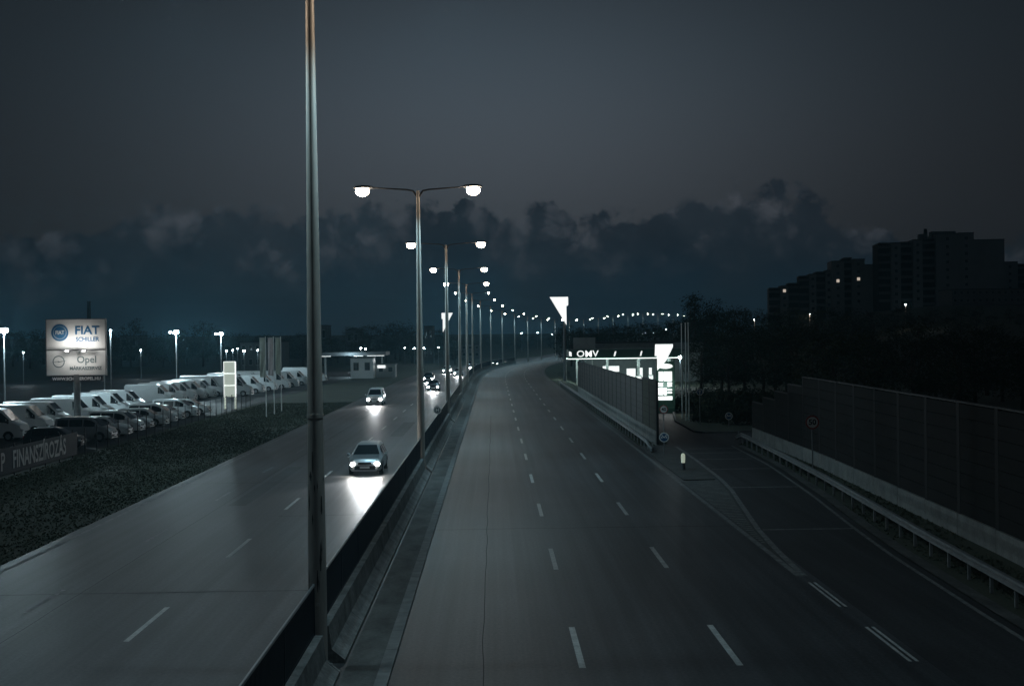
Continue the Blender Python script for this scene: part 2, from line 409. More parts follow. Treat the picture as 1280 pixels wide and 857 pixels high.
bm = bmesh.new(); bm.from_mesh(bmt.data); bmesh.ops.triangulate(bm, faces=[f for f in bm.faces if len(f.verts) > 4]); bmesh.ops.recalc_face_normals(bm, faces=bm.faces); bm.to_mesh(bmt.data); bm.free()
tag(bmt, kind='structure')
# painted markings
mk = MB()
for k in range(-3, 30):
    y = 28.9 - 4.0 + 12.0*k + 3.4
    for dl in (1.88, 5.38): ribbon(mk, y, y+4, dl-.075, dl+.075, .004, 4)
for k in range(-1, 26):
    y = 31.5 + 12.0*k
    ribbon(mk, y, y+4, -9.18, -9.04, .004, 4)
for y0 in (19.0, 29.6, 35.4):
    ribbon(mk, y0-1.2, y0+2.2, 9.17, 9.25, .006, 4); ribbon(mk, y0-1.2, y0+2.2, 9.33, 9.41, .006, 4)
tag(mk.build('road_markings', M['paint'], fix=False), kind='structure')
mk = MB()
for k in range(-1, 26):
    y = 35.0 + 12.0*k
    ribbon(mk, y, y+3.2, -12.92, -12.80, .004, 4)
ribbon(mk, -40, 500, -16.0, -15.86, .004)
ribbon(mk, 38.6, 330, 9.06, 9.24, .006, 5)
XG = lerp_tab([(38.6, 9.26), (43, 9.45), (48, 9.8), (55.3, 10.55), (60, 11.05), (65.2, 11.4), (75, 11.7), (83.5, 11.85)])
ribbon(mk, 38.6, 84, lambda y: XG(y)-.04, lambda y: XG(y)+.16, .006, 1.5)
ribbon(mk, -40, 84, lambda y: XR(y)-.40, lambda y: XR(y)-.26, .006, 3)
for y, a, b in ((47.7, 10.0, 13.5), (61, 11.3, 14.5), (69.4, 11.8, 15.0), (75, 12, 15.1), (79, 12.1, 15.3), (82, 12.2, 15.4)):
    ribbon(mk, y, y+.26, a, b, .006, 5)
yy = 43.5
while yy < 64:
    a, b = 9.34, XG(yy)-.12
    if b-a > .12:
        w = .17
        mk.add([P(yy, a, .010), P(yy+.45*(b-a)/2, b, .010), P(yy+.45*(b-a)/2+w, b, .010), P(yy+w, a, .010)], [(0, 1, 2, 3)])
    yy += .46
tag(mk.build('worn_markings', M['paint_worn'], fix=False), kind='structure')
sm = MB(); rnd = random.Random(4)
def wob(y0, y1, d0, w, seed):
    ribbon(sm, y0, y1, lambda y: d0+.05*noise.noise(Vector((y*.35, seed, 0))), lambda y: d0+w+.05*noise.noise(Vector((y*.35, seed, 0))), .003, 1.0)
for d0, y0, y1 in ((-.35, 14, 120), (-12.2, 20, 160)): wob(y0, y1, d0, .022, d0)
for y0, a, b in ((37.5, -16.4, -4.6), (53.5, -9.1, -4.6), (66, -16.4, -4.6), (88, -16.4, -4.6), (49, -2.3, 9.1), (118, -16.4, 9.1)):
    n_ = 24
    for i in range(n_):
        u, v = a+(b-a)*i/n_, a+(b-a)*(i+1)/n_; e0 = .12*noise.noise(Vector((u*.4, y0, 0))); e1 = .12*noise.noise(Vector((v*.4, y0, 0)))
        if -4.6 < (u+v)/2 < -2.3: continue
        sm.add([P(y0+e0, u, .003), P(y0+e1, v, .003), P(y0+e1+.05, v, .003), P(y0+e0+.05, u, .003)], [(0, 1, 2, 3)])
M['patch'] = mat('asphalt_patch', (.043, .044, .046), .6, 0, .3, .5, bump=.25, bscale=30, fine=.4, streak=.6)
pm_ = MB()
for y0, l_, d0, w_ in ((57, 17, -11.9, .8), (96, 16, -7.9, 1.0)):
    n_ = 10
    for i in range(n_):
        u, v = y0+l_*i/n_, y0+l_*(i+1)/n_; q = [.06*noise.noise(Vector((yy_*1.3, d0, k))) for yy_ in (u, v) for k in (0, 5)]
        pm_.add([P(u, d0+q[0], .002), P(u, d0+w_+q[1], .002), P(v, d0+w_+q[3], .002), P(v, d0+q[2], .002)], [(0, 1, 2, 3)])
tag(pm_.build('road_patches', M['patch'], fix=False), kind='structure')
M['seam'] = mat('tar_seam', (.028, .029, .030), .85, spec=.2)
tag(sm.build('road_seams', M['seam'], fix=False), kind='structure')
r = MB(); ribbon(r, 40, 64, 9.27, lambda y: max(9.28, XG(y)-.06), .006, 1.5)
tag(r.build('gore_paving', M['gore'], fix=False), kind='structure')
isl = MB()
poly = [(9.5, 64.5), (11.1, 64.5), (11.45, 70), (11.5, 84.5), (9.55, 84.5)]
isl.prism(poly, 'z', -.05, .035)
tag(isl.build('traffic_island', M['gore']), kind='structure')
r = MB(); ribbon(r, -40, 84, lambda y: XR(y)+.0, lambda y: XR(y)+.45, .03, 3); tag(r.build('exit_gutter', M['gutter'], fix=False), kind='structure')
kb = MB()
kpts = [(26, 98.3), (19, 95.5), (15.7, 94.9), (15.0, 96), (15.3, 108), (18.1, 130)]
for a, b in zip(kpts, kpts[1:]):
    a = Vector((*a, 0)); b = Vector((*b, 0)); t = (b-a); n_ = Vector((-t.y, t.x, 0)).normalized()*-.07
    q = [a-n_, b-n_, b+n_, a+n_]
    kb.add([(v.x, v.y, -.05) for v in q]+[(v.x, v.y, .12) for v in q], [(4,5,6,7), (0,1,5,4), (1,2,6,5), (2,3,7,6), (3,0,4,7)])
tag(kb.build('island_kerb', M['kerb']), kind='structure')
# dealership yard and filling station yard
r = MB(); ribbon(r, 60, 300, -90, -27.6, -.04, 20); tag(r.build('car_park', M['asphalt_exit'], fix=False), kind='structure')
# ------------------------------------------------------------------ grass (uncountable)
def grass(name, label, areas, n):
    mb = MB(); rnd = random.Random(3)
    tot = sum((a[1]-a[0])*(a[3]-a[2]) for a in areas)
    for (d0, d1, y0, y1) in areas:
        for _ in range(int(n*(d1-d0)*(y1-y0)/tot)):
            y = rnd.uniform(y0, y1); d_ = rnd.uniform(d0, d1)
            if noise.noise(Vector((d_*.2, y*.1, 0))) + rnd.random()*1.2 < .1: continue
            p = Vector(P(y, d_, -.08)); a = rnd.random()*6.28; h = rnd.uniform(.03, .09); w = rnd.uniform(.03, .07)
            dx, dy = math.cos(a)*w, math.sin(a)*w; lx, ly = rnd.uniform(-.08, .08), rnd.uniform(-.08, .08)
            mb.add([(p.x-dx, p.y-dy, p.z), (p.x+dx, p.y+dy, p.z), (p.x+lx, p.y+ly, p.z+h)], [(0, 1, 2)])
    o = mb.build(name, M['grass'], fix=False); tag(o, label, 'grass', kind='stuff')
grass('grass', 'short dark grass on the wide verge beside the left carriageway', [(-27, -16.32, 40, 150)], 60000)
grass('verge_grass', 'rough dark grass under the guardrail before the right noise barrier', [(14.2, 16.2, 25, 55), (16.2, 18, 45, 88), (9.9, 10.8, 85, 150)], 9000)
# ------------------------------------------------------------------ concrete median barrier and screen fence
POLES = [28.6 + 40.8*k for k in range(22)]
ordw = ['first', 'second', 'third', 'fourth', 'fifth', 'sixth', 'seventh', 'eighth', 'ninth', 'tenth', 'eleventh', 'twelfth', 'thirteenth', 'fourteenth', 'fifteenth', 'sixteenth', 'seventeenth', 'eighteenth', 'nineteenth', 'twentieth', 'twenty-first', 'twenty-second']
PX = -4.0
def barrier(y0, y1, label):
    t = thing('concrete_barrier', label, 'barrier', P(y0, -3.95), 0, 'concrete barrier lengths along the median')
    y = y0; base = Vector(t.location)
    prof = [(-.36, 0), (-.36, .08), (-.14, .32), (-.09, .85), (.09, .85), (.14, .32), (.36, .08), (.36, 0)]
    while y < y1-.1:
        e = min(y+4.0, y1)
        mb = MB(); a = []; b = []
        for q in prof:
            p0 = Vector(P(y+.012, -3.95+q[0]*1.35, q[1]))-base; p1 = Vector(P(e-.012, -3.95+q[0]*1.35, q[1]))-base
            a.append(p0); b.append(p1)
        n_ = len(prof)
        mb.add(a+b, [tuple(range(n_)), tuple(range(2*n_-1, n_-1, -1))]+[(i, i+n_, (i+1)%n_+n_, (i+1)%n_) for i in range(n_)])
        mb.build('barrier_block', M['barrier'], t); y = e
def screen(y0, y1, label, hi=1.95, fine=True):
    base = Vector(P(y0, -4.02, .85))
    t = thing('median_fence', label, 'fence', base, 0, 'dark screen fences on the median barrier')
    mb = MB(); y = y0; st = .11 if fine else .5
    bw = .055 if fine else .46
    while y < y1:
        p = Vector(P(y, -4.02, .85))-base
        mb.box((p.x, p.y+bw/2, p.z+(hi-.87)/2+.01), (.03, bw, hi-.87)); y += st
    mb.build('screen_panel', M['screen'], t)
    mb = MB(); n_ = max(1, int((y1-y0)/8)); pts = [Vector(P(y0+(y1-y0)*i/n_, -4.02, hi))-base for i in range(n_+1)]
    mb.tube(pts, .035, 6); mb.build('top_rail', M['rail_edge'], t)
    mb2 = MB()
    mb2.tube([Vector(P(y0+(y1-y0)*i/n_, -4.02, .91))-base for i in range(n_+1)], .02, 6); mb2.build('bottom_rail', M['screen'], t)
    k = y0+.05
    while k < y1:
        p = Vector(P(k, -4.02, .85))-base; pm = MB(); pm.box((p.x, p.y+.025, p.z+(hi-.87)/2), (.05, .05, hi-.90)); pm.build('post', M['screen'], t); k += 4.0 if fine else 10
for i in range(10):
    a = (POLES[i-1]+.45) if i else -12.0; b = POLES[i]-.45
    lab = 'between the %s and %s double lamp posts' % (ordw[i-1], ordw[i]) if i else 'before the nearest tall lamp post'
    barrier(a, b, 'grey concrete barrier on the median ' + lab)
    screen(a, b, 'dark slatted screen fence on the barrier ' + lab, fine=i < 4)
# ------------------------------------------------------------------ street lamps on the median
HL = 15.4
def lamp_post(far=False, detail=True):
    t = thing('street_lamp', 'x', 'street lamp', (0, 0, 0), 0, 'double street lamps down the median')
    n_ = 16 if detail else 8
    mb = MB(); mb.tube([(0, 0, 0), (0, 0, 3), (0, 0, 9), (0, 0, HL-.1)], [.215, .20, .145, .092], n_); mb.build('pole', M['pole'], t, True)
    if detail:
        mb = MB(); mb.box((0, 0, .03), (.56, .56, .06))
        for q in ((-.2,-.2), (.2,-.2), (.2,.2), (-.2,.2)): mb.tube([(*q, .06), (*q, .14)], .025, 6)
        mb.build('base_plate', M['galv'], t)
        mb = MB(); mb.box((0, -.205, 1.25), (.14, .03, .5)); mb.box((0, -.224, 1.25), (.10, .01, .42)); mb.build('access_door', M['pole'], t)
        mb = MB(); mb.tube([(0, 0, 5.6), (0, 0, 5.68)], .186, 16); mb.build('joint_collar', M['pole'], t, True)
    for s in (-1, 1):
        mb = MB(); mb.tube([(s*.04, 0, HL-.45), (s*.26, 0, HL-.10), (s*.6, 0, HL-.03), (s*2.55, 0, HL+.05+.05)], [.06, .055, .045, .035], 8); mb.build('arm', M['housing'], t, True)
        mb = MB(); mb.ellipsoid((s*2.95, 0, HL+.10), (.55, .29, .14), 14, 6, 0, 1)
        mb.prism([(s*2.95+.55*math.cos(a*math.pi/8), .29*math.sin(a*math.pi/8)) for a in range(16)], 'z', HL+.07, HL+.105)
        h = mb.build('lamp_head', M['housing'], t, True)
        mb = MB(); k = 2.2 if far else 1.0
        rr_ = (.15, .14, .15) if far else (.37, .28, .27)
        mb.ellipsoid((s*3.0, 0, HL+.068-rr_[2]*.62), rr_, 16, 10)
        mb.build('diffuser', M['lampfar'] if far else M['lamp'], h, True)
    return t
near = lamp_post(False, True); farp = lamp_post(True, False)
for i, y in enumerate(POLES):
    src = near if i < 5 else farp
    lab = 'tall grey double-armed street lamp on the median, %s from the front' % ordw[i]
    if i == 0: lab = 'nearest tall lamp post, stained grey steel, its arms above the picture'
    if i == 0: o = near
    elif i == 5: o = farp
    else: o = dup(src)
    o.location = P(y, PX, 0); o.rotation_euler = (0, 0, -hd(y)); o['label'] = lab
    if i < 14:
        for s in (-1, 1):
            spot('lamp_light', o, (s*3.0, 0, HL-.42), (s*.10, 0, -1), LAMP_W, LAMP_COL, 158, .55, .25)
# dirt streaks on the nearest pole
rnd = random.Random(5)
for k in range(14):
    z0 = rnd.uniform(1.6, 4.6); l_ = rnd.uniform(.12, .5); a0 = R(rnd.uniform(-150, -20)); w = rnd.uniform(.05, .16)
    pts = []
    for j in range(5):
        z = z0+l_*j/4; rr = .2185-.006*z; ww = w*(1-abs(j-2)/3)*rnd.uniform(.6, 1.2)
        for e in (-1, 1): pts.append((rr*math.cos(a0+e*ww), rr*math.sin(a0+e*ww), z))
    mb = MB(); mb.add(pts, [(2*j, 2*j+1, 2*j+3, 2*j+2) for j in range(4)])
    mb.build('rust_stain', M['polestain'], near)
# ------------------------------------------------------------------ round sign on the median
def disc_sign(t, z, rad, face, rim, name='sign_face', y=-.05):
    mb = MB(); mb.prism([(rad*math.cos(2*math.pi*k/28), z+rad*math.sin(2*math.pi*k/28)) for k in range(28)], 'y', y-.012, y)
    o = mb.build(name, rim, t)
    mb = MB(); r2 = rad*.80; mb.prism([(r2*math.cos(2*math.pi*k/28), z+r2*math.sin(2*math.pi*k/28)) for k in range(28)], 'y', y-.016, y-.0125)
    mb.build('face_plate', face, o); return o
RX = (R(90), 0, 0)
t = thing('traffic_sign', 'small round grey sign marked H on the median fence', 'traffic sign', (-4.1, 92, .85))
mb = MB(); mb.tube([(0, 0, 0), (0, 0, 1.6)], .03, 8); mb.build('post', M['galv'], t, True)
o = disc_sign(t, 1.3, .28, M['greyroof'], M['signwhite']); text('letter', 'H', .34, M['signwhite'], o, (0, -.075, 1.3), RX, .004, .008)
# ------------------------------------------------------------------ right hand guardrail and noise barrier
def guardrail(pts, label, zt=.75, flip=1, group=None):
    """W-beam along a list of (x, y) points"""
    base = Vector((*pts[0], 0)); t = thing('guardrail', label, 'guardrail', base, 0, group)
    prof = [(0, 0), (.08, -.04), (.08, -.10), (0, -.155), (.08, -.21), (.08, -.27), (0, -.31)]
    mb = MB(); n_ = len(prof)
    zs = [zt]*len(pts); zs[-1] = .32; zs[-2] = zt-.05
    for i, p in enumerate(pts):
        a = Vector(pts[max(0, i-1)]); b = Vector(pts[min(len(pts)-1, i+1)]); tt = (b-a).normalized(); nn = Vector((-tt.y, tt.x))*flip
        for q in prof:
            mb.v.append((p[0]+nn.x*q[0]-base.x, p[1]+nn.y*q[0]-base.y, zs[i]+q[1]))
    for i in range(len(pts)-1):
        for k in range(n_-1): mb.f.append((i*n_+k, i*n_+k+1, (i+1)*n_+k+1, (i+1)*n_+k)); mb.mi.append(0)
    o = mb.build('rail', M['galv'], t, True, fix=False)
    md = o.modifiers.new('thickness', 'SOLIDIFY'); md.thickness = .006
    acc = 0; last = None
    for i in range(len(pts)-1):
        a = Vector(pts[i]); b = Vector(pts[i+1]); ln = (b-a).length; tt = (b-a).normalized(); nn = Vector((-tt.y, tt.x))*flip
        while acc < ln:
            q = a+tt*acc-nn*.07
            pm = MB(); pm.box((q.x-base.x, q.y-base.y, (zt-.04)/2-.05), (.09, .06, zt+.02-.04)); pm.build('post', M['galv'], t); acc += 2.0
        acc -= ln
    return t
XB = lerp_tab([(10, 12.9), (31, 13.65), (41, 14.2), (51, 14.85), (60, 15.45), (71, 15.97), (82, 16.4), (88.6, 16.75)])
guardrail([(XB(y), y) for y in [14+3*i for i in range(25)] + [88.6]], 'long steel guardrail along the exit lane before the right noise barrier')
def noise_wall(pts, top, label, panel, base_h, name='noise_barrier', pan_h=.5, plinth_out=.10, olive=0, post_mat=None, face=-1):
    b0 = Vector((*pts[0], 0)); t = thing(name, label, 'wall', b0)
    n_ = len(pts)-1
    for i in range(n_):
        a = Vector((*pts[i], 0))-b0; b = Vector((*pts[i+1], 0))-b0; dr = b-a; ln = dr.length
        rot = Matrix.Rotation(math.atan2(dr.y, dr.x), 3, 'Z'); c = (a+b)/2
        mb = MB(); mb.box((c.x, c.y, base_h/2-.05), (ln-.06, .24, base_h+.1), 0, rot); mb.build('plinth_panel', M['plinth'], t)
        z = base_h+.01; k = 0; hh = top(i); mb = MB()
        while z < hh-.05:
            e = min(z+pan_h, hh); mb.box((c.x, c.y, (z+e)/2), (ln-.14, .11, e-z-.018), 0, rot); z = e; k += 1
        mb.build('wall_panel', panel if i >= olive else M['wallolive'], t)
        mb = MB(); mb.box((c.x, c.y, hh+.035), (ln-.02, .20, .06), 0, rot); mb.build('cap', M['wallcap'], t)
    for i in range(n_+1):
        a = Vector((*pts[i], 0))-b0; hh = max(top(min(i, n_-1)), top(max(0, i-1)))
        pm = MB(); pm.box((a.x, a.y, hh/2), (.14, .30, hh+.02)); pm.build('post', post_mat or M['wallpost'], t)
    return t
XW = lerp_tab([(10, 14.6), (41, 16.75), (53, 17.25), (70, 18.0), (90.5, 18.35)])
wy = [90.5 - 4.0*i for i in range(20)]
tops_ = [2.5, 3.0, 3.6, 4.2]
noise_wall([(XW(y), y) for y in wy], lambda i: tops_[i] if i < 4 else 4.75, 'long dark noise barrier on a pale concrete plinth right of the exit lane', M['wallpanel'], .70)
lr = [(9.75 if y < 84 else 9.75, y) for y in range(190, 80, -4)] + [(9.8, 79.5)]
lr = [(cx(y)+x, y) for x, y in lr]
guardrail(lr, 'steel guardrail in front of the noise barrier beside the filling station', flip=-1)
lw = [(cx(86+4*i)+10.95, 86+4*i) for i in range(21)]
noise_wall(lw, lambda i: 4.0 if i > 1 else 4.2, 'dark green noise barrier on a concrete plinth between motorway and filling station', M['walldark'], .85, olive=2)
# ------------------------------------------------------------------ traffic signs on the right
def chevron(o, z, s, y=-.078):
    mb = MB()
    for e in (-1, 1):
        rot = Matrix.Rotation(e*R(42), 3, 'Y')
        mb.box((e*s*.30, y, z-.02*s), (s*.20, .008, s*.85), 0, rot)
        mb.add([(e*s*.75, y-.004, z-s*.48), (e*s*.30, y-.004, z-s*.42), (e*s*.66, y-.004, z-s*.02),
                (e*s*.75, y+.004, z-s*.48), (e*s*.30, y+.004, z-s*.42), (e*s*.66, y+.004, z-s*.02)], [(0,1,2), (5,4,3), (0,3,4,1), (1,4,5,2), (2,5,3,0)])
    mb.build('arrow', M['signwhite'], o)
p = (16.55, 66.5, -.08)
t = thing('speed_sign', 'round red-rimmed 50 speed sign on a post before the dark noise barrier', 'traffic sign', p)
mb = MB(); mb.tube([(0, 0, 0), (0, 0, 3.15)], .035, 8); mb.build('post', M['galv'], t, True)
o = disc_sign(t, 2.78, .36, M['signwhite'], M['signred']); text('digits', '50', .40, M['black'], o, (0, -.072, 2.78), RX, .004, .010)
t = thing('speed_sign', 'round 40 speed sign above a blue arrow sign on the traffic island', 'traffic sign', (10.35, 78.2, .035))
mb = MB(); mb.tube([(0, 0, 0), (0, 0, 3.05)], .035, 8); mb.build('post', M['galv'], t, True)
o = disc_sign(t, 2.76, .26, M['signwhite'], M['signred']); text('digits', '40', .29, M['black'], o, (0, -.072, 2.76), RX, .004, .008)
o = disc_sign(t, 1.05, .30, M['signblue'], M['signwhite'], 'arrow_sign'); chevron(o, 1.12, .26)
p = on_z(911, 533, .0)
t = thing('keep_sign', 'low blue round arrow sign by the bush at the junction', 'traffic sign', (p.x, p.y, -.08))
mb = MB(); mb.tube([(0, 0, 0), (0, 0, 1.2)], .03, 8); mb.build('post', M['galv'], t, True)
o = disc_sign(t, .92, .30, M['signblue'], M['signwhite']); chevron(o, .98, .26)
p = on_z(875, 530, .0)
t = thing('direction_sign', 'tall blue round up-arrow sign on the grass island', 'traffic sign', (p.x, p.y, -.08))
mb = MB(); mb.tube([(0, 0, 0), (0, 0, 3.0)], .035, 8); mb.build('post', M['galv'], t, True)
o = disc_sign(t, 2.72, .28, M['signblue'], M['signwhite'])
mb = MB(); mb.box((0, -.078, 2.66), (.08, .008, .26)); mb.add([(-.13, -.082, 2.74), (.13, -.082, 2.74), (0, -.082, 2.90), (-.13, -.074, 2.74), (.13, -.074, 2.74), (0, -.074, 2.90)], [(0,1,2), (5,4,3), (0,3,4,1), (1,4,5,2), (2,5,3,0)])
mb.build('arrow', M['signwhite'], o)
t = thing('bollard', 'small glowing pale bollard at the tip of the traffic island', 'bollard', (10.2, 69.3, .035))
mb = MB(); mb.tube([(0, 0, 0), (0, 0, .36)], [.12, .10], 12); mb.build('base', M['greyroof'], t, True)
mb = MB(); mb.tube([(0, 0, .37), (0, 0, .62), (0, 0, .80), (0, 0, .88)], [.10, .115, .11, .05], 12); mb.build('lens', M['bollard'], t, True)
# ------------------------------------------------------------------ vehicles
def pl(tab, x):
    if x <= tab[0][0]: return tab[0][1]
    for (a, b), (c, e) in zip(tab, tab[1:]):
        if x <= c: return b+(e-b)*(x-a)/(c-a)
    return tab[-1][1]
KINDS = {
 'van': dict(L=2.75, top=[(-2.75, 2.30), (-2.66, 2.44), (.75, 2.44), (1.15, 2.34), (1.95, 1.50), (2.55, 1.22), (2.75, .82)],
             wt=[(-2.75, .84), (.9, .86), (1.95, .80), (2.75, .74)], wb=[(-2.75, .96), (2.1, .97), (2.55, .90), (2.75, .78)], belt=1.32, wheels=(-1.65, 1.72), wr=.34,
             side=[(1.05, 1.75)], shield=(1.18, 1.92), rear=None, n=34),
 'hivan': dict(L=3.0, top=[(-3.0, 2.60), (-2.9, 2.78), (.7, 2.78), (1.25, 2.60), (2.1, 1.52), (2.75, 1.22), (3.0, .82)],
             wt=[(-3.0, .86), (.9, .88), (2.1, .82), (3.0, .74)], wb=[(-3.0, 1.0), (2.2, 1.01), (2.75, .94), (3.0, .80)], belt=1.34, wheels=(-1.8, 1.95), wr=.35,
             side=[(1.15, 1.85)], shield=(1.30, 2.06), rear=None, n=34),
 'estate': dict(L=2.25, top=[(-2.25, .85), (-2.2, 1.05), (-1.95, 1.45), (-1.6, 1.58), (.2, 1.60), (.55, 1.52), (1.25, 1.02), (2.0, .88), (2.25, .62)],
             wt=[(-2.25, .62), (-1.6, .60), (.4, .60), (1.25, .68), (2.25, .60)], wb=[(-2.25, .80), (-1.7, .90), (1.6, .90), (2.0, .84), (2.25, .70)], belt=.96, wheels=(-1.38, 1.36), wr=.33,
             side=[(-1.75, -.95), (-.87, .0), (.08, .85)], shield=(.58, 1.22), rear=(-2.17, -1.72), n=36),
 'minivan': dict(L=2.2, top=[(-2.2, .9), (-2.14, 1.2), (-2.0, 1.72), (-1.7, 1.82), (.3, 1.82), (.75, 1.70), (1.5, 1.10), (2.0, .95), (2.2, .66)],
             wt=[(-2.2, .68), (-1.6, .68), (.4, .68), (1.5, .72), (2.2, .62)], wb=[(-2.2, .84), (-1.7, .92), (1.6, .92), (2.0, .86), (2.2, .70)], belt=1.06, wheels=(-1.38, 1.36), wr=.34,
             side=[(-1.85, -1.0), (-.92, .05), (.13, 1.0)], shield=(.78, 1.46), rear=(-2.10, -1.98), n=36),
 'hatch': dict(L=1.95, top=[(-1.95, .82), (-1.9, 1.0), (-1.6, 1.38), (-1.2, 1.48), (.1, 1.50), (.45, 1.42), (1.1, 1.0), (1.75, .86), (1.95, .60)],
             wt=[(-1.95, .60), (-1.3, .58), (.3, .58), (1.1, .66), (1.95, .58)], wb=[(-1.95, .76), (-1.4, .84), (1.4, .84), (1.75, .78), (1.95, .66)], belt=.94, wheels=(-1.22, 1.22), wr=.30,
             side=[(-1.35, -.42), (-.34, .72)], shield=(.48, 1.06), rear=(-1.88, -1.30), n=34),
}
def make_car(kind, paint, name, label, cat, lit=False, group=None):
    K = KINDS[kind]; Lh = K['L']; t = thing(name, label, cat, (0, 0, 0), 0, group)
    zb = .24
    def ring(x):
        zt = pl(K['top'], x); wb = pl(K['wb'], x); wt = pl(K['wt'], x); be = min(K['belt'], zt-.10)
        cab = max(0, min(1, (zt-K['belt'])/.5)); wt2 = wb-.07+(wt-(wb-.07))*cab
        return zt, wb, wt2, be
    mb = MB(); n_ = K['n']; xs = sorted(set([-Lh+2*Lh*i/n_ for i in range(n_+1)] + [q[0] for q in K['top']]))
    rn = 0
    for x in xs:
        zt, wb, wt, be = ring(x)
        h = [(0, zb), (wb-.10, zb), (wb-.02, zb+.10), (wb, zb+.3 if be > zb+.4 else (zb+be)/2), (wb-.015, be), (wt+.02, zt-.09), (wt-.04, zt-.025), (wt-.14, zt), (0, zt+.015)]
        rg = h + [(-a, b) for a, b in reversed(h[1:-1])]; rn = len(rg)
        mb.v += [(x, a, b) for a, b in rg]
    for i in range(len(xs)-1):
        for k in range(rn): mb.f.append((i*rn+k, i*rn+(k+1)%rn, (i+1)*rn+(k+1)%rn, (i+1)*rn+k)); mb.mi.append(0)
    mb.f.append(tuple(range(rn))); mb.mi.append(0); e = (len(xs)-1)*rn; mb.f.append(tuple(e+k for k in range(rn))); mb.mi.append(0)
    body = mb.build('body', paint, t, True)
    def side_patch(x0, x1, s):
        b = MB(); m_ = 5
        for i in range(m_+1):
            x = x0+(x1-x0)*i/m_; zt, wb, wt, be = ring(x)
            for tt in (.10, .88): b.v.append((x, s*((wb-.015)+(wt+.02-wb+.015)*tt+.014), be+(zt-.09-be)*tt))
        b.f += [(2*i, 2*i+1, 2*i+3, 2*i+2) for i in range(m_)]; b.mi += [0]*m_
        return b.build('side_window', M['glass'], t, fix=False)
    for s in (-1, 1):
        for a, b in K['side']: side_patch(a, b, s)
    def top_patch(x0, x1, nm):
        b = MB(); m_ = 5
        for i in range(m_+1):
            x = x0+(x1-x0)*i/m_; zt, wb, wt, be = ring(x); w = wt-.10
            off = .022 if nm == 'windscreen' else .03
            for q in (-w, w): b.v.append((x+(.012 if x0 > 0 else -.012), q, zt+off))
        b.f += [(2*i, 2*i+1, 2*i+3, 2*i+2) for i in range(m_)]; b.mi += [0]*m_
        b.build(nm, M['glass'], t, fix=False)
    top_patch(*K['shield'], 'windscreen')
    if K['rear']: top_patch(*K['rear'], 'rear_window')
    for wx in K['wheels']:
        for s in (-1, 1):
            wy_ = s*(pl(K['wb'], wx)-.09); b = MB(); wr = K['wr']
            b.tube([(wx, wy_-.10, wr), (wx, wy_+.10, wr)], wr, 18); w = b.build('wheel', M['tyre'], t, True)
            b = MB(); yo = wy_+s*.104; b.tube([(wx, yo-.004, wr), (wx, yo+.004, wr)], wr*.62, 14); b.build('rim', M['rim'], w)
            b = MB(); arc = [(wx+(wr+.07)*math.cos(a), wr+(wr+.07)*math.sin(a)) for a in [math.pi*k/12 for k in range(13)]]
            b.prism(arc, 'y', wy_+s*.06, wy_+s*.098); b.build('wheel_arch', M['plastic'], t)
    for s in (-1, 1):
        xh = Lh-.12; w = pl(K['wb'], xh); zh = pl(K['top'], Lh)-.02
        b = MB(); b.ellipsoid((xh+.02, s*(w-.13), zh), (.14, .15, .10), 10, 6)
        b.build('headlight', M['headlit'] if lit else M['headlens'], t, True)
        b = MB(); b.box((-Lh-.005, s*(pl(K['wb'], -Lh)-.09), .86), (.05, .13, .26)); b.build('tail_light', M['tail'], t)
        xm = K['shield'][1]-.18; b = MB(); b.ellipsoid((xm, s*(pl(K['wb'], xm)+.10), K['belt']+.08), (.08, .10, .09), 8, 5); b.build('mirror', M['plastic'] if kind in ('van', 'hivan') else paint, t, True)
    b = MB(); b.box((Lh-.02, 0, .42), (.10, 1.1, .20)); b.box((Lh-.01, 0, .66), (.06, .7, .10)); b.build('grille', M['plastic'], t)
    b = MB(); b.box((Lh+.045, 0, .45), (.012, .52, .11)); b.build('number_plate', M['signwhite'], t)
    if lit:
        spot('headlight_beam', t, (Lh+.15, 0, .68), (1, 0, -.05), 1900, (.93, .97, 1), 62, .8, .3)
    return t
protos = {}
def place_car(kind, paint, loc, rz, name, label, cat, lit=False, group=None):
    key = (kind, lit)
    if key not in protos:
        protos[key] = o = make_car(kind, M[paint], name, label, cat, lit, group); o['paint'] = paint
    else:
        o = dup(protos[key]); o.name = name; o['label'] = label; o['category'] = cat
        if group: o['group'] = group
        if protos[key]['paint'] != paint:
            for ch in o.children:
                if ch.name.startswith(('body', 'mirror')): remat(ch, M[protos[key]['paint']], M[paint])
    o.location = loc; o.rotation_euler = (0, 0, rz); return o
GV = 'vans parked in the dealership yard'; GC = 'cars parked along the dealership fence'
# oncoming cars in place of headlight trails: three where these begin, six added behind
onc = [('estate', 'silver', 71.0, -7.0, 'nearest oncoming silver estate car with lit headlights beyond the front lamp post'),
       ('minivan', 'white', 143.0, -13.2, 'white oncoming people carrier in the outer lane left of the second lamp post'),
       ('hatch', 'dark_paint', 178.0, -8.4, 'small dark oncoming hatchback in the inner lane near the third lamp post'),
       ('estate', 'dark_paint', 214.0, -10.9, 'dark oncoming estate car added ahead of the far queue of headlights'),
       ('hatch', 'white', 245.0, -7.2, 'white oncoming hatchback added at the front of the far queue'),
       ('estate', 'white', 268.0, -10.8, 'white oncoming estate car added in the middle of the far queue'),
       ('hatch', 'silver', 300.0, -7.2, 'silver oncoming hatchback added behind the white ones in the far queue'),
       ('estate', 'red_paint', 335.0, -10.8, 'added red oncoming estate car entering the bend'),
       ('hatch', 'blue_paint', 372.0, -7.4, 'blue oncoming hatchback added farthest round the bend')]
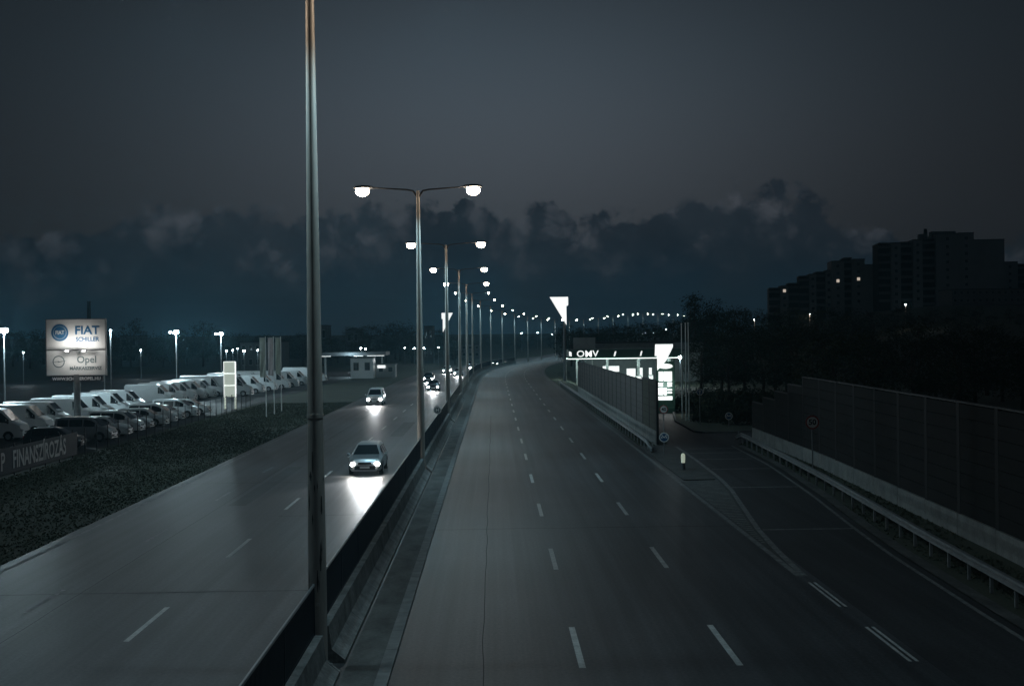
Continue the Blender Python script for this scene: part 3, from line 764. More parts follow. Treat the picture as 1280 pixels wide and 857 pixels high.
for k, pt, y, d_, lab in onc:
    place_car(k, pt, P(y, d_), -math.pi/2-hd(y), 'oncoming_car', lab, 'car', True, 'oncoming cars with lit headlights')
# dealership rows, noses to the road
row1 = [98, 103.6, 108.2, 114.8, 120.3, 126, 131.5]
for i, y in enumerate(row1):
    place_car('van', 'white', (-38.4, y, -.04), R(random.uniform(-2, 2)), 'parked_van', 'white panel van in the nearest van row at the billboard foot, %s from the front' % ordw[i], 'van', False, GV)
row2 = [('hatch', 'dark_paint', 89.5, 'dark hatchback behind the end of the lettered banner'), ('minivan', 'silver', 96.2, 'pale people carrier with dark windows behind the yard fence')]
for k, pt, y, lab in row2: place_car(k, pt, (-30.6, y, -.04), R(random.uniform(-3, 3)), 'parked_car', lab, 'car', False, GC)
mix = ['estate', 'minivan', 'hatch', 'estate', 'minivan', 'hatch', 'minivan', 'estate']
for i, y in enumerate([100.4, 104.2, 108, 111.8, 115.2, 119, 123.6, 128.4]):
    k = mix[i]; nm = {'estate': 'estate car', 'minivan': 'people carrier', 'hatch': 'hatchback'}[k]
    place_car(k, 'white', (-30.7, y, -.04), R(random.uniform(-3, 3)), 'parked_car', 'white %s by the yard fence, %s beyond the pale people carrier' % (nm, ordw[i]), 'car', False, GC)
for i in range(11):
    hi_ = i in (5, 8, 10)
    place_car('hivan' if hi_ else 'van', 'white', (-39.6 + (i*.25), 148+4.3*i, -.04), R(random.uniform(-2, 2)), 'parked_van', '%s white van in the far van row left of the lit pylon, %s along' % ('high-roofed' if hi_ else 'panel', ordw[i]), 'van', False, GV)
for i in range(8):
    place_car('van' if i % 3 else 'hivan', 'white', (-35.0+i*.5, 170+7.2*i, -.04), R(random.uniform(-2, 2)), 'parked_van', 'white van right of the lit pylon behind the flagpoles, %s along its row' % ordw[i], 'van', False, GV)
# ------------------------------------------------------------------ dealership fence, banner, billboard, pylon, flags, lamps
t = thing('yard_fence', 'dark post and wire fence along the dealership yard', 'fence', (-27.1, 60, -.08))
y = 0
while y < 84:
    mb = MB(); mb.tube([(0, y, 0), (0, y, 1.82)], .035, 6); mb.build('post', M['plastic'], t); y += 2.5
mb = MB()
for z in (.25, .55, .85, 1.15, 1.45, 1.75): mb.tube([(.04, 0, z), (.04, 82.5, z)], .006, 4)
for k in range(0, 330): mb.tube([(.045, k*.25, .2), (.045, k*.25, 1.78)], .003, 3, cap=False)
mb.build('wire_mesh', M['wallpost'], t)
t = thing('banner', 'dark banner with big pale letters on the yard fence at the left edge', 'banner', (-27.0, 60, .02))
mb = MB(); mb.box((.03, 11.45, .82), (.02, 23.1, 1.44)); mb.build('sheet', M['banner'], t)
RB = (R(90), 0, R(90))
text('lettering', 'FINANSZÍROZÁS', 1.38, M['redtext'], t, (.06, 11.85, .78), RB, .008, .028, .86, 'LEFT')
text('lettering', 'P', 1.38, M['redtext'], t, (.06, 10.1, .78), RB, .008, .028, .86, 'LEFT')
# billboard
bp = (-36.2, 111.6, -.04)
t = thing('billboard', 'large pale dealership billboard with two emblems on a thick steel post', 'billboard', bp)
RZB = R(0)
S = 5.05
mb = MB(); mb.tube([(0, 0, 0), (0, 0, 4.6)], [.30, .27], 16); mb.build('post', M['galv'], t, True)
mb = MB(); mb.box((0, 0, 6.95), (S, .30, 4.8)); mb.build('panel', M['board'], t)
mb = MB()
for sx_ in (-1, 1): mb.box((sx_*(S/2+.03), 0, 6.95), (.06, .34, 4.92))
for z in (4.52, 9.38): mb.box((0, 0, z), (S, .34, .06))
mb.build('panel_frame', M['galv'], t)
mb = MB(); mb.box((0, -.05, 4.22), (S*.9, .08, .46)); mb.build('address_strip', M['dark_paint'], t)
text('address', 'WWW.SCHILLEROPEL.HU', .36, M['whitetext'], t, (0, -.10, 4.22), RX, .004, .012, 1.0)
text('lettering', 'FIAT', 1.0, M['bluetext'], t, (.98, -.17, 8.38), RX, .004, .022, 1.08)
text('lettering', 'SCHILLER', .50, M['bluetext'], t, (1.0, -.17, 7.62), RX, .004, .012, .95)
text('lettering', 'Opel', .85, M['greytext'], t, (.92, -.17, 5.86), RX, .004, .012, 1.0)
text('lettering', 'MÁRKASZERVIZ', .40, M['greytext'], t, (.82, -.17, 5.12), RX, .004, .010, .98)
# round emblem with four slanted bars
def ringm(mb, c, r0, r1, y, n_=32):
    for k in range(n_):
        a, b = 2*math.pi*k/n_, 2*math.pi*(k+1)/n_
        q = [(c[0]+rr*math.cos(w), c[1]+rr*math.sin(w)) for rr, w in ((r0, a), (r1, a), (r1, b), (r0, b))]
        mb.add([(u, y, v) for u, v in q]+[(u, y+.012, v) for u, v in q], [(0,1,2,3), (4,7,6,5), (1,5,6,2), (0,3,7,4)])
mb = MB(); ec = (-1.37, 8.23)
ringm(mb, ec, .58, .74, -.168); ringm(mb, ec, .50, .54, -.168)
mb.prism([(ec[0]+.49*math.cos(2*math.pi*k/24), ec[1]+.49*math.sin(2*math.pi*k/24)) for k in range(24)], 'y', -.166, -.153)
em = mb.build('emblem', M['bluetext'], t)
text('emblem_letters', 'FIAT', .46, M['board'], em, (ec[0], -.170, ec[1]), RX, .003, .012, .85)
mb = MB(); ec = (-1.5, 5.72); ringm(mb, ec, .44, .52, -.168)
mb.prism([(ec[0]-.74, ec[1]-.10), (ec[0]+.08, ec[1]+.02), (ec[0]-.06, ec[1]-.08), (ec[0]+.74, ec[1]+.10), (ec[0]-.08, ec[1]-.0), (ec[0]+.05, ec[1]+.08)], 'y', -.170, -.155)
mb.build('emblem', M['greytext'], t)
mb = MB(); mb.tube([(-S/2, -.55, 6.72), (.0, -1.2, 6.72), (S/2, -.55, 6.72)], .035, 6); mb.tube([(-S/2, -.15, 6.72), (-S/2, -.55, 6.72)], .03, 6); mb.tube([(S/2, -.15, 6.72), (S/2, -.55, 6.72)], .03, 6)
mb.build('lamp_bar', M['plastic'], t)
for xx in (-.45, 1.0):
    mb = MB(); mb.box((xx, -1.16, 6.62), (.32, .16, .14)); f = mb.build('floodlight', M['plastic'], t)
    spot('flood', t, (xx, -1.35, 6.66), (0, 1, .02), 210, (1, .98, .95), 165, .8, .1)
# lit pylon of three boxes
t = thing('lit_pylon', 'lit advertising pylon of three stacked boxes by the yard', 'pylon', (-28.5, 138.5, -.04))
for k in range(3):
    z0 = 1.28+1.28*k
    mb = MB(); mb.box((0, 0, z0+.62), (1.16, .42, 1.18)); b = mb.build('light_box', M['litdim'], t)
    mb = MB()
    for s in (-1, 1): mb.box((s*.60, 0, z0+.62), (.055, .46, 1.24))
    mb.box((0, 0, z0+1.24), (1.14, .46, .05)); mb.build('lit_edge', M['lit'], b)
for s in (-1, 1):
    mb = MB(); mb.box((s*.56, 0, .62), (.14, .40, 1.24)); mb.build('leg', M['litdim'], t)
# flags
for i, (px, py, fm, nm) in enumerate([(333, 520, 'flag1', 'pale'), (343, 516.5, 'flag2', 'pinkish'), (352, 513, 'flag3', 'olive')]):
    p = on_z(px, py, 0)
    t = thing('flagpole', 'white flagpole with a long hanging %s flag, %s of three on the left verge' % (nm, ['left', 'middle', 'right'][i]), 'flag', (p.x, p.y, -.08), 0, 'three flags on the left verge')
    mb = MB(); mb.tube([(0, 0, 0), (0, 0, 7.75)], [.055, .035], 10); mb.build('pole', M['signwhite'], t, True)
    mb = MB(); mb.tube([(-.6, 0, 7.62), (.02, 0, 7.62)], .018, 6); mb.build('crossbar', M['signwhite'], t)
    mb = MB(); nn_ = 16
    for j in range(nn_+1):
        z = 7.58-3.75*j/nn_
        for k in range(5):
            x = -.56+.52*k/4; mb.v.append((x, .05*math.sin(k*1.5+j*.4)*(.3+j/nn_), z+.03*math.sin(k)))
    for j in range(nn_):
        for k in range(4): mb.f.append((j*5+k, j*5+k+1, (j+1)*5+k+1, (j+1)*5+k)); mb.mi.append(0)
    o = mb.build('flag', M[fm], t, True, fix=False); md = o.modifiers.new('thickness', 'SOLIDIFY'); md.thickness = .006
# yard lamps
def yard_lamp(loc, label, heads=(-.35, .35), hgt=8.6, power=1500, group='lamps over the dealership yard', col=COOL, big=1.0, name='yard_lamp'):
    t = thing(name, label, 'lamp post', loc, 0, group)
    mb = MB(); mb.tube([(0, 0, 0), (0, 0, hgt)], [.10, .06], 8); mb.build('pole', M['galv'], t, True)
    if len(heads) > 1:
        mb = MB(); mb.tube([(heads[0], 0, hgt-.02), (heads[-1], 0, hgt-.02)], .04, 6); mb.build('crossarm', M['galv'], t)
    for i, hx in enumerate(heads):
        s_ = big*(1 if i == len(heads)-1 else .6)
        mb = MB(); mb.box((hx, .10, hgt+.10), (.52*s_, .24*s_, .36*s_)); h = mb.build('lamp_head', M['housing'], t)
        mb = MB(); mb.ellipsoid((hx, .10-.125*s_, hgt+.08), (.24*s_, .07, .16*s_), 10, 6); mb.build('lens', M['lampcool'], h, True)
    if power: point('lamp_light', t, (0, -.45, hgt-.15), power, col, .25)
    return t
for (px, py, Y, lab) in ((5, 413, 118, 'bright yard lamp at the left edge of the picture'), (138, 413, 145, 'yard lamp right of the billboard, single small head'),
                         (220, 415, 172, 'bright two-headed yard lamp over the far van row'), (276, 417, 204, 'bright two-headed yard lamp above the lit pylon')):
    p = at_y(px, py, Y)
    yard_lamp((p.x, Y, -.04), lab, (0.0,) if px == 138 else (-.75, .05), p.z-.05, 900 if px == 138 else 4600, big=.5 if px == 138 else 1.25)
farl = [(29, 441, 230, 'left of the billboard'), (130, 436, 160, 'at the right edge of the billboard'), (176, 438, 260, 'between the two bright yard lamps and the billboard'), (283, 439, 270, 'first in the cluster above the lit pylon'),
        (291, 438, 280, 'second in the cluster above the lit pylon'), (297, 436, 320, 'highest in the cluster above the lit pylon'), (305, 439, 260, 'last in the cluster above the lit pylon'), (322, 438, 300, 'left of the flags'), (346, 438, 300, 'between two of the flags')]
for i, (px, py, Y, w) in enumerate(farl):
    p = at_y(px, py, Y); z0 = gz(p.x, Y)
    yard_lamp((p.x, Y, z0), 'small distant lamp post, %s' % w, (0.0,), p.z-z0, 120 if i != 1 else 0, 'small lamp posts beyond the dealership yard', COOL, .8 if i == 1 else .6, 'distant_lamp')
for i, (px, py, Y, w) in enumerate([(451, 435.5, 300, 'left of a pair above the white store'), (457, 436.5, 300, 'right of a pair above the white store'), (506, 435, 420, 'first left of the second big lamp post'), (518, 435.5, 420, 'hard by the left of the second big lamp post'),
        (530, 435.3, 380, 'hard by the right of the second big lamp post'), (548, 434.5, 380, 'under the left glowing mast'), (652, 416.5, 620, 'left of three over the far bend'), (672, 416, 640, 'middle of three over the far bend'), (690, 417.7, 650, 'right of three over the far bend')]):
    p = at_y(px, py, Y); z0 = min(gz(p.x, Y), p.z-2)
    yard_lamp((p.x, Y, z0), 'tiny far lamp, %s' % w, (0.0,), p.z-z0, 0, 'tiny far lamps along the horizon', COOL, .75, 'distant_lamp')
# chimney behind billboard
p = at_y(111, 377, 330); z0 = gz(p.x, 330)
t = thing('chimney', 'tall thin dark chimney rising behind the billboard', 'chimney', (p.x, 330, z0))
mb = MB(); mb.tube([(0, 0, 0), (0, 0, p.z-z0)], [.75, .42], 14); mb.build('shaft', M['black'], t, True)
mb = MB(); mb.tube([(0, 0, p.z-z0), (0, 0, p.z-z0+.15)], .50, 14); mb.build('rim', M['black'], t, True)
# ------------------------------------------------------------------ buildings
def windows(t, wall_y, xs_, zs_, w, h, lit=(), mname='window', skip=lambda i, j: False):
    for i, x in enumerate(xs_):
        for j, z in enumerate(zs_):
            if skip(i, j): continue
            mb = MB(); mb.box((x, wall_y-.03, z), (w, .06, h)); f = mb.build(mname, M['winframe'], t)
            mb = MB(); mb.box((x, wall_y-.066, z), (w*.86, .012, h*.86)); mb.build('pane', M['winlit'] if (i, j) in lit else M['win'], f)
def house(name, label, px0, px1, pytop, Y, depth, mt, roof=None, cols=3, rows=1, lit=(), group=None, pitched=False, cat='building'):
    a = at_y(px0, pytop, Y); b = at_y(px1, pytop, Y); w = b.x-a.x; xc = (a.x+b.x)/2; z0 = gz(xc, Y)-.6; H = a.z-z0
    t = thing(name, label, cat, (xc, Y, z0), 0, group)
    hw = H-(w*.22 if pitched else 0)
    mb = MB(); mb.box((0, depth/2, hw/2), (w, depth, hw)); mb.build('wall', mt, t)
    mb = MB()
    if pitched: mb.prism([(-w/2-.3, hw+.01), (w/2+.3, hw+.01), (0, H)], 'y', -.3, depth+.3)
    else: mb.box((0, depth/2, hw+.11), (w+.3, depth+.3, .2))
    mb.build('roof', roof or M['recess'], t)
    xs_ = [-w/2+w*(i+.5)/cols for i in range(cols)]; fl = (hw-.8)/rows
    windows(t, 0, xs_, [.9+fl*(j+.55) for j in range(rows)], w/cols*.5, fl*.45, lit)
    return t
# apartment blocks on the hill to the right
def slab_block(name, label, px0, px1, pytop, Y, depth, floors, bays, lit, pent=True, mt=None):
    a = at_y(px0, pytop, Y); b = at_y(px1, pytop, Y); w = b.x-a.x; xc = (a.x+b.x)/2; z0 = gz(xc, Y)-1; H = a.z-z0
    t = thing(name, label, 'apartment block', (xc, Y, z0), R(-8))
    mt = mt or M['apart']; n_ = len(bays); bw = w/sum(q[1] for q in bays); x = -w/2; fl = 2.9
    for kind, k, dz, dy in bays:
        ww = bw*k; top_ = H+dz
        mb = MB()
        if kind == 'log':
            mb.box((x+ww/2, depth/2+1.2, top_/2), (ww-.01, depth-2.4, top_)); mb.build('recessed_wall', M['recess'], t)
            z = top_-1.2
            mb = MB()
            while z > 2:
                mb.box((x+ww/2, .62, z), (ww-.06, 1.15, 1.0)); z -= fl
            mb.build('balcony', M['apart2'], t)
        else:
            mb.box((x+ww/2, depth/2+dy, top_/2), (ww-.01, depth, top_)); mb.build('wall', mt, t)
            nw_ = max(1, int(ww/4.5)); zs_ = []
            z = top_-1.7
            while z > 4 and len(zs_) < floors: zs_.append(z); z -= fl
            if kind == 'win':
                windows(t, dy, [x+ww*(i+.5)/nw_ for i in range(nw_)], zs_, 1.3, 1.35, lit)
        mb = MB(); mb.box((x+ww/2, depth/2+dy, top_+.21), (ww+.10, depth+.2, .4)); mb.build('parapet', M['apart2'], t)
        x += ww
    return t
Yb = 480
t = slab_block('apartment_block', 'big dark apartment block, tallest on the hill at the right', 1101, 1252, 304, Yb, 16, 8,
   [('log', 1.3, 0, 0), ('win', 1.0, 0, -.3), ('log', 1.3, .2, 0), ('win', 1.0, 1.0, -.3), ('log', 1.4, 1.4, 0), ('win', 2.4, 3.0, -.8), ('win', 1.6, 3.2, -.3), ('plain', 3.2, .5, 0)], ())
mb = MB(); mb.box((-4.5, 6, 0), (3.2, 3, 0.01)); 
w_ = at_y(1175, 296, Yb).z - t.location.z
mb = MB(); mb.box((2.0, 8, w_+1.2), (9, 5, 2.6)); mb.box((-5.5, 7, w_+.6), (3, 4, 2)); mb.build('roof_housing', M['apart2'], t)
mb = MB(); mb.tube([(-4.6, 6, w_+1.0), (-4.6, 6, w_+3.6)], [.8, .6], 8); mb.build('roof_vent', M['recess'], t)
slab_block('apartment_block', 'lower dark apartment block stepping down left of the tallest one', 1040, 1092, 327, 500, 14, 6,
   [('win', 1.6, 0, 0), ('log', 1.0, 1.2, 0), ('win', 1.6, .6, 0), ('plain', 1.2, -1.6, 0)], ((0, 2),))
slab_block('apartment_block', 'balconied apartment wing at the left end of the blocks on the hill', 1000, 1039, 341, 505, 12, 5,
   [('log', 1, -1.5, 0), ('win', .7, -.8, 0), ('log', 1, 0, 0), ('win', .6, .6, 0)], ())
slab_block('apartment_block', 'lowest stepped apartment wing at the far left of the hill blocks', 962, 999, 357, 510, 12, 4,
   [('log', 1, -1.2, 0), ('win', .7, -.4, 0), ('log', 1, .6, 0)], ((0, 0),))
slab_block('apartment_block', 'dim apartment block cut by the right edge of the picture', 1254, 1310, 331, 520, 14, 5, [('win', 1.5, 1, 0), ('log', 1, 0, 0), ('win', 2, -.6, 0)], ())
t = house('low_building', 'long low building with pale windows below the tallest apartment block', 1190, 1300, 362, 400, 12, M['apart2'], cols=14, rows=2)
# left skyline buildings
hs = [(150, 172, 420, 420, False, 'dark house right of the billboard on the skyline'), (300, 352, 428, 330, False, 'long low dark shed behind the flags'),
      (394, 408, 407, 420, False, 'dark square tower block right of the front lamp post'), (432, 449, 409, 430, True, 'dark gabled house on the left skyline'),
      (530, 541, 408, 430, False, 'dark block between the second and third lamp posts'), (560, 600, 431, 520, False, 'low dark building behind the left filling station mast')]
for px0, px1, pt, Y, pit_, lab in hs: house('distant_house', lab, px0, px1, pt, Y, 12, M['apart2'], M['recess'], max(2, int((px1-px0)/8)), 2, pitched=pit_)
# left filling station: canopy with lit edge, white store, lit mast
YL = 252
a = at_y(396, 446, YL); b = at_y(482, 446, YL)
t = thing('station_canopy', 'flat filling station canopy with lit edges on the left side', 'canopy', ((a.x+b.x)/2, YL, gz(-26, YL)))
zc = a.z-t.location.z; w = b.x-a.x
mb = MB(); mb.box((0, 5, zc+.5), (w, 10, .7)); mb.build('roof', M['greyroof'], t)
mb = MB(); mb.box((-w*.385, -.06, zc+.10), (w*.18, .06, .10)); mb.box((w*.11, -.06, zc+.10), (w*.13, .06, .10)); mb.box((w*.355, -.06, zc+.10), (w*.25, .06, .10)); mb.build('light_strip', M['lit'], t)
for s in (-1, 0, 1):
    mb = MB(); mb.box((s*w*.42, 4.5, zc/2), (.35, .35, zc+.2)); mb.build('column', M['shopwall'], t)
point('canopy_light', t, (0, -1.5, zc-.5), 500, COOL, .3)
t = house('station_store', 'white box-like store in front of the left filling station canopy', 438, 466, 448, 240, 5, M['white'], M['greyroof'], 2, 1)
t = house('kiosk', 'small pale kiosk right of the white store, with lit sign', 470, 494, 456, 246, 4, M['shopwall'], M['greyroof'], 2, 1)
mb = MB(); mb.box((-.8, -.14, 2.35+.3), (1.5, .12, .55)); mb.build('lit_sign', M['lit'], t)
def sail_mast(label, px, pytop, pybot, Y, mirror, wpx):
    a = at_y(px, pytop, Y); b = at_y(px, pybot, Y); z0 = gz(a.x, Y); H = a.z-z0; h = a.z-b.z; w = wpx*Y/1600
    t = thing('lit_mast', label, 'sign', (a.x, Y, z0), 0)
    mb = MB(); mb.tube([(0, .3, 0), (0, .3, H-.4)], [.28, .20], 12); mb.build('pole', M['greyroof'], t, True)
    s = -1 if mirror else 1
    q = [(-s*w*.78, H), (s*w*.22, H), (s*w*.22, H-h*.30), (s*w*.12, H-h*.33), (s*w*.12, H-h)]
    mb = MB(); mb.prism(q, 'y', -.15, .15); mb.build('sail_panel', M['lit'], t)
sail_mast('white glowing sail-shaped sign on a tall mast above the right filling station', 705, 371, 406, 212, False, 23)
sail_mast('white glowing sail-shaped sign on a mast right of the second lamp post', 555, 391, 415, 300, True, 14)
# right filling station
YS = 215
a = at_y(711, 449, YS); b = at_y(853, 447.5, YS); z0 = gz(20, YS)
t = thing('station_canopy', 'dark green filling station canopy with white lettering and lit lower edge', 'canopy', (a.x, YS, z0))
zc = a.z-z0; w = b.x-a.x
mb = MB(); mb.box((w/2, 7, zc+.85), (w, 14, 1.45)); mb.build('fascia', M['green'], t)
mb = MB(); mb.box((w/2, -.06, zc+.06), (w, .10, .11)); mb.box((-.06, 7, zc+.06), (.10, 14, .11)); mb.build('light_strip', M['tube'], t)
text('lettering', 'OMV', 1.5, M['lit'], t, (w*.165, -.03, zc+.86), RX, .02, .012, 1.12)
mb = MB()
for fx in (.40, .63, .87):
    for e in (0,): mb.add([(w*fx-.10, -.02, zc+.45), (w*fx+.14, -.02, zc+.45), (w*fx+.36, -.02, zc+1.25), (w*fx+.12, -.02, zc+1.25)], [(0, 1, 2, 3)])
mb.add([(.05, -.02, zc+.6), (.5, -.02, zc+.5), (.45, -.02, zc+1.2), (.05, -.02, zc+1.35)], [(0, 1, 2, 3)])
o = mb.build('slash_mark', M['lit'], t, fix=False); md = o.modifiers.new('thickness', 'SOLIDIFY'); md.thickness = .01
for fx in (.09, .36, .64, .92):
    mb = MB(); mb.box((w*fx, 5, (zc+.2)/2), (.45, .45, zc+.2)); mb.build('column', M['shopwall'], t)
for fx in (.2, .5, .8): point('canopy_light', t, (w*fx, 4, zc-.35), 800, (.75, 1, .95), .3)
c0 = (a.x, YS)
for i, fx in enumerate((.42, .53, .64, .75)):
    p = thing('fuel_pump', 'pale fuel pump under the right canopy, %s from the left' % ordw[i], 'fuel pump', (a.x+w*fx, YS+4.4, z0), 0, 'fuel pumps under the canopy')
    mb = MB(); mb.box((0, 0, .08), (1.3, .9, .16)); mb.build('plinth', M['kerb'], p)
    mb = MB(); mb.box((0, 0, .98), (.85, .5, 1.6)); mb.build('cabinet', M['white'], p)
    mb = MB(); mb.box((0, -.26, 1.35), (.6, .03, .5)); mb.build('display', M['lit'], p)
    mb = MB(); mb.tube([(.43, 0, 1.5), (.62, -.1, 1.2), (.60, -.15, .6), (.47, -.1, .9)], .025, 6); mb.build('hose', M['plastic'], p, True)
t = thing('station_shop', 'grey filling station shop with a lit window behind the canopy', 'shop', (a.x+15, YS+20, z0))
zt = at_y(760, 429, YS+20).z-z0
mb = MB(); mb.box((0, 5, zt/2), (22, 10, zt)); mb.build('wall', M['greyroof'], t)
mb = MB(); mb.box((0, 5, zt+.12), (22.4, 10.4, .2)); mb.build('roof', M['recess'], t)
for x0, x1, zz0, zz1 in ((-7.6, -4.6, 2.0, 3.0), (-3.2, -1.6, 1.0, 2.5), (-.9, -.3, .6, 2.6), (.9, 1.4, .6, 2.6), (2.2, 2.7, .6, 2.6)):
    mb = MB(); mb.box(((x0+x1)/2, -.02, (zz0+zz1)/2), (x1-x0+.2, .05, zz1-zz0+.2)); f = mb.build('window', M['winframe'], t)
    mb = MB(); mb.box(((x0+x1)/2, -.055, (zz0+zz1)/2), (x1-x0, .02, zz1-zz0)); mb.build('pane', M['lit'], f)
p0 = at_y(718, 424, YS+12); p1 = at_y(746, 437, YS+12)
t = thing('roof_board', 'dull grey board standing above the left end of the green canopy', 'board', ((p0.x+p1.x)/2, YS+15.2, z0))
mb = MB(); mb.box((0, 0, (p0.z+p1.z)/2-z0), (p1.x-p0.x, .2, p0.z-p1.z+.6)); mb.build('panel', M['shopwall'], t)
for s in (-1, 1):
    mb = MB(); mb.tube([(s*1.4, .2, 0), (s*1.4, .2, p0.z-z0-.2)], .09, 8); mb.build('leg', M['galv'], t)
# price totem
YT = 120; pa = at_y(831, 430, YT); z0 = gz(pa.x, YT); H = pa.z-z0
t = thing('price_totem', 'tall lit price totem of white panels at the station entrance', 'sign', (pa.x, YT, z0))
mb = MB()
for s in (-1, 1): mb.box((s*.82, 0, 2.6), (.10, .40, 5.2))
mb.box((0, .12, 2.75), (1.54, .12, 4.3)); mb.box((0, 0, .30), (1.54, .44, .60)); mb.build('frame', M['green'], t)
def pane(x0, x1, y0, y1, nm='panel'):
    q0 = at_y(x0, y0, YT); q1 = at_y(x1, y1, YT)
    mb = MB(); mb.box(((q0.x+q1.x)/2-pa.x, -.06, (q0.z+q1.z)/2-z0), (q1.x-q0.x-.03, .2, q0.z-q1.z-.03)); mb.build(nm, M['lit'], t)
pane(823, 828.7, 464, 476); pane(829.3, 840, 464, 476)
pane(822.5, 828.6, 478, 480); pane(822.5, 828.6, 481, 483); pane(834, 840, 477.5, 480); pane(834, 840, 481, 483)
pane(822, 829, 484.5, 493.5); pane(829.6, 833.5, 484.5, 493.5); pane(834.3, 840, 486, 488); pane(834.3, 840, 489.5, 491.5)
pane(822, 840.5, 495, 499.8)
mb = MB(); qz = at_y(831, 457.5, YT).z-z0; mb.prism([(.02+.68*math.cos(2*math.pi*k/20), qz+.24*math.sin(2*math.pi*k/20)) for k in range(20)], 'y', -.14, .06); mb.build('oval_sign', M['lit'], t)
mb = MB(); ht = H
mb.prism([(-.90, ht), (.75, ht), (.75, ht-.25), (.1, ht-1.55), (-.78, ht-3.4+.9), (-.75, ht-1.1), (-.95, ht-1.1)], 'y', -.10, .08); mb.build('sail_panel', M['lit'], t)
point('totem_glow', t, (0, -.8, 2.6), 60, (.95, 1, .98), .4)
# three bare flagpoles
for i, (px, py) in enumerate([(853, 521), (858, 524), (861.5, 525)]):
    p = on_z(px, py, 0); t = thing('flagpole', 'bare white flagpole beside the price totem, %s of three' % ['left', 'middle', 'right'][i], 'flagpole', (p.x, p.y, -.08), 0, 'bare flagpoles by the price totem')
    mb = MB(); mb.tube([(0, 0, 0), (0, 0, 8.35)], [.065, .04], 10); mb.build('pole', M['signwhite'], t, True)
    mb = MB(); mb.ellipsoid((0, 0, 8.40), (.07, .07, .06), 8, 6); mb.build('finial', M['signwhite'], t, True)
p = at_y(850, 447, 182); z0 = gz(p.x, 182)
yard_lamp((p.x, 182, z0), 'bright single lamp right of the price totem by the flagpoles', (0.,), p.z-z0, 180, None, COOL, 1.1, 'station_lamp')
# lamps on the hillside, right
for i, (px, py, Y, lab) in enumerate([(943, 400, 300, 'hillside lamp below the left apartment wings'), (1012, 393, 310, 'hillside lamp in the middle below the lower apartment block'), (1132, 381, 320, 'brightest hillside lamp below the tallest apartment block')]):
    p = at_y(px, py, Y); z0 = gz(p.x, Y)
    yard_lamp((p.x, Y, z0), lab, (0.,), max(5, p.z-z0), 150, 'lamps on the hillside at the right', (1, .8, .6), .9 if i == 2 else .5, 'hillside_lamp')
for i, (px, py, Y) in enumerate([(797, 419, 560), (802, 417.5, 570), (807, 416.5, 580), (817, 416, 600), (822, 415, 600), (828, 412.5, 610), (833, 411.5, 620)]):  # left three posts stand in for headlights on the far hill road
    p = at_y(px, py, Y); z0 = gz(p.x, Y)
    yard_lamp((p.x, Y, min(z0, p.z-3)), 'tiny distant light on the dark slope above the canopy, %s from the left' % ordw[i], (0.,), p.z-min(z0, p.z-3), 0, 'string of tiny lights on the slope', COOL, 1.1, 'slope_light')
# ------------------------------------------------------------------ trees
def tree_meshes(seed, H, Rr, leaf, nclump, per, shape):
    rnd = random.Random(seed); t = MB(); th = H*.45
    pts = [(0, 0, -.3), (rnd.uniform(-.1, .1), 0, th*.5), (rnd.uniform(-.3, .3), rnd.uniform(-.3, .3), th), (rnd.uniform(-.4, .4), 0, H*.8)]
    t.tube(pts, [H*.026, H*.02, H*.014, H*.004], 7)
    cl = []
    for k in range(nclump):
        u = rnd.random(); z = H*(.22+.78*u)
        prof = {'round': math.sqrt(max(0.02, 1-((u-.45)/.58)**2)), 'cone': (1-u)*.95+.08, 'wide': math.sqrt(max(.02, 1-((u-.55)/.55)**2))}[shape]
        rr = Rr*prof*math.sqrt(rnd.uniform(.15, 1)); a = rnd.random()*6.283
        cl.append((Vector((rr*math.cos(a), rr*math.sin(a), z)), rnd.uniform(.55, 1.15)*Rr*.30))
    for c, s in cl[:7]:
        if c.z > th*.6: t.tube([(0, 0, min(th, c.z*.7)), (c.x*.5, c.y*.5, (min(th, c.z*.7)+c.z)/2), tuple(c)], [H*.010, H*.006, .02], 5, cap=False)
    m_ = MB()
    for c, s in cl:
        for _ in range(per):
            dv = Vector((rnd.gauss(0, 1), rnd.gauss(0, 1), rnd.gauss(0, .75)))*s*.62; p = c+dv
            n_ = Vector((rnd.gauss(0, 1), rnd.gauss(0, 1), rnd.gauss(0, 1))).normalized(); u = n_.orthogonal().normalized()*leaf*rnd.uniform(.6, 1.4); w = n_.cross(u)*.7
            m_.add([p-u, p+w*.5, p+u, p-w*.5], [(0, 1, 2, 3)])
    return t, m_
def make_tree(seed, H, Rr, leaf, ncl, per, shape, name, lm):
    r_ = thing(name, 'x', 'tree'); a, b = tree_meshes(seed, H, Rr, leaf, ncl, per, shape)
    a.build('trunk', M['trunk'], r_, True); b.build('crown', lm, r_, fix=False); return r_
TP = [make_tree(11, 10, 3.4, .17, 75, 34, 'round', 'broadleaf_tree', M['leaf_dark']), make_tree(12, 11, 3.0, .17, 75, 34, 'wide', 'broadleaf_tree', M['leaf_dark']),
      make_tree(13, 12, 2.2, .16, 75, 32, 'cone', 'conifer_tree', M['leaf_dark']), make_tree(14, 8, 3.6, .17, 80, 32, 'round', 'broadleaf_tree', M['leaf'])]
used = set()
def put_tree(k, x, y, s, label, group, sx_=1.0):
    loc = (x, y, gz(x, y)); rz = random.random()*6.28
    if k not in used: used.add(k); o = TP[k]; o.location = loc; o.rotation_euler = (0, 0, rz); o['label'] = label; o['group'] = group; o.scale = (s*sx_, s*sx_, s)
    else: o = dup(TP[k], loc, rz, label, group, (s*sx_, s*sx_, s))
    return o
HT = [10.5, 11.5, 12.2, 8.6]
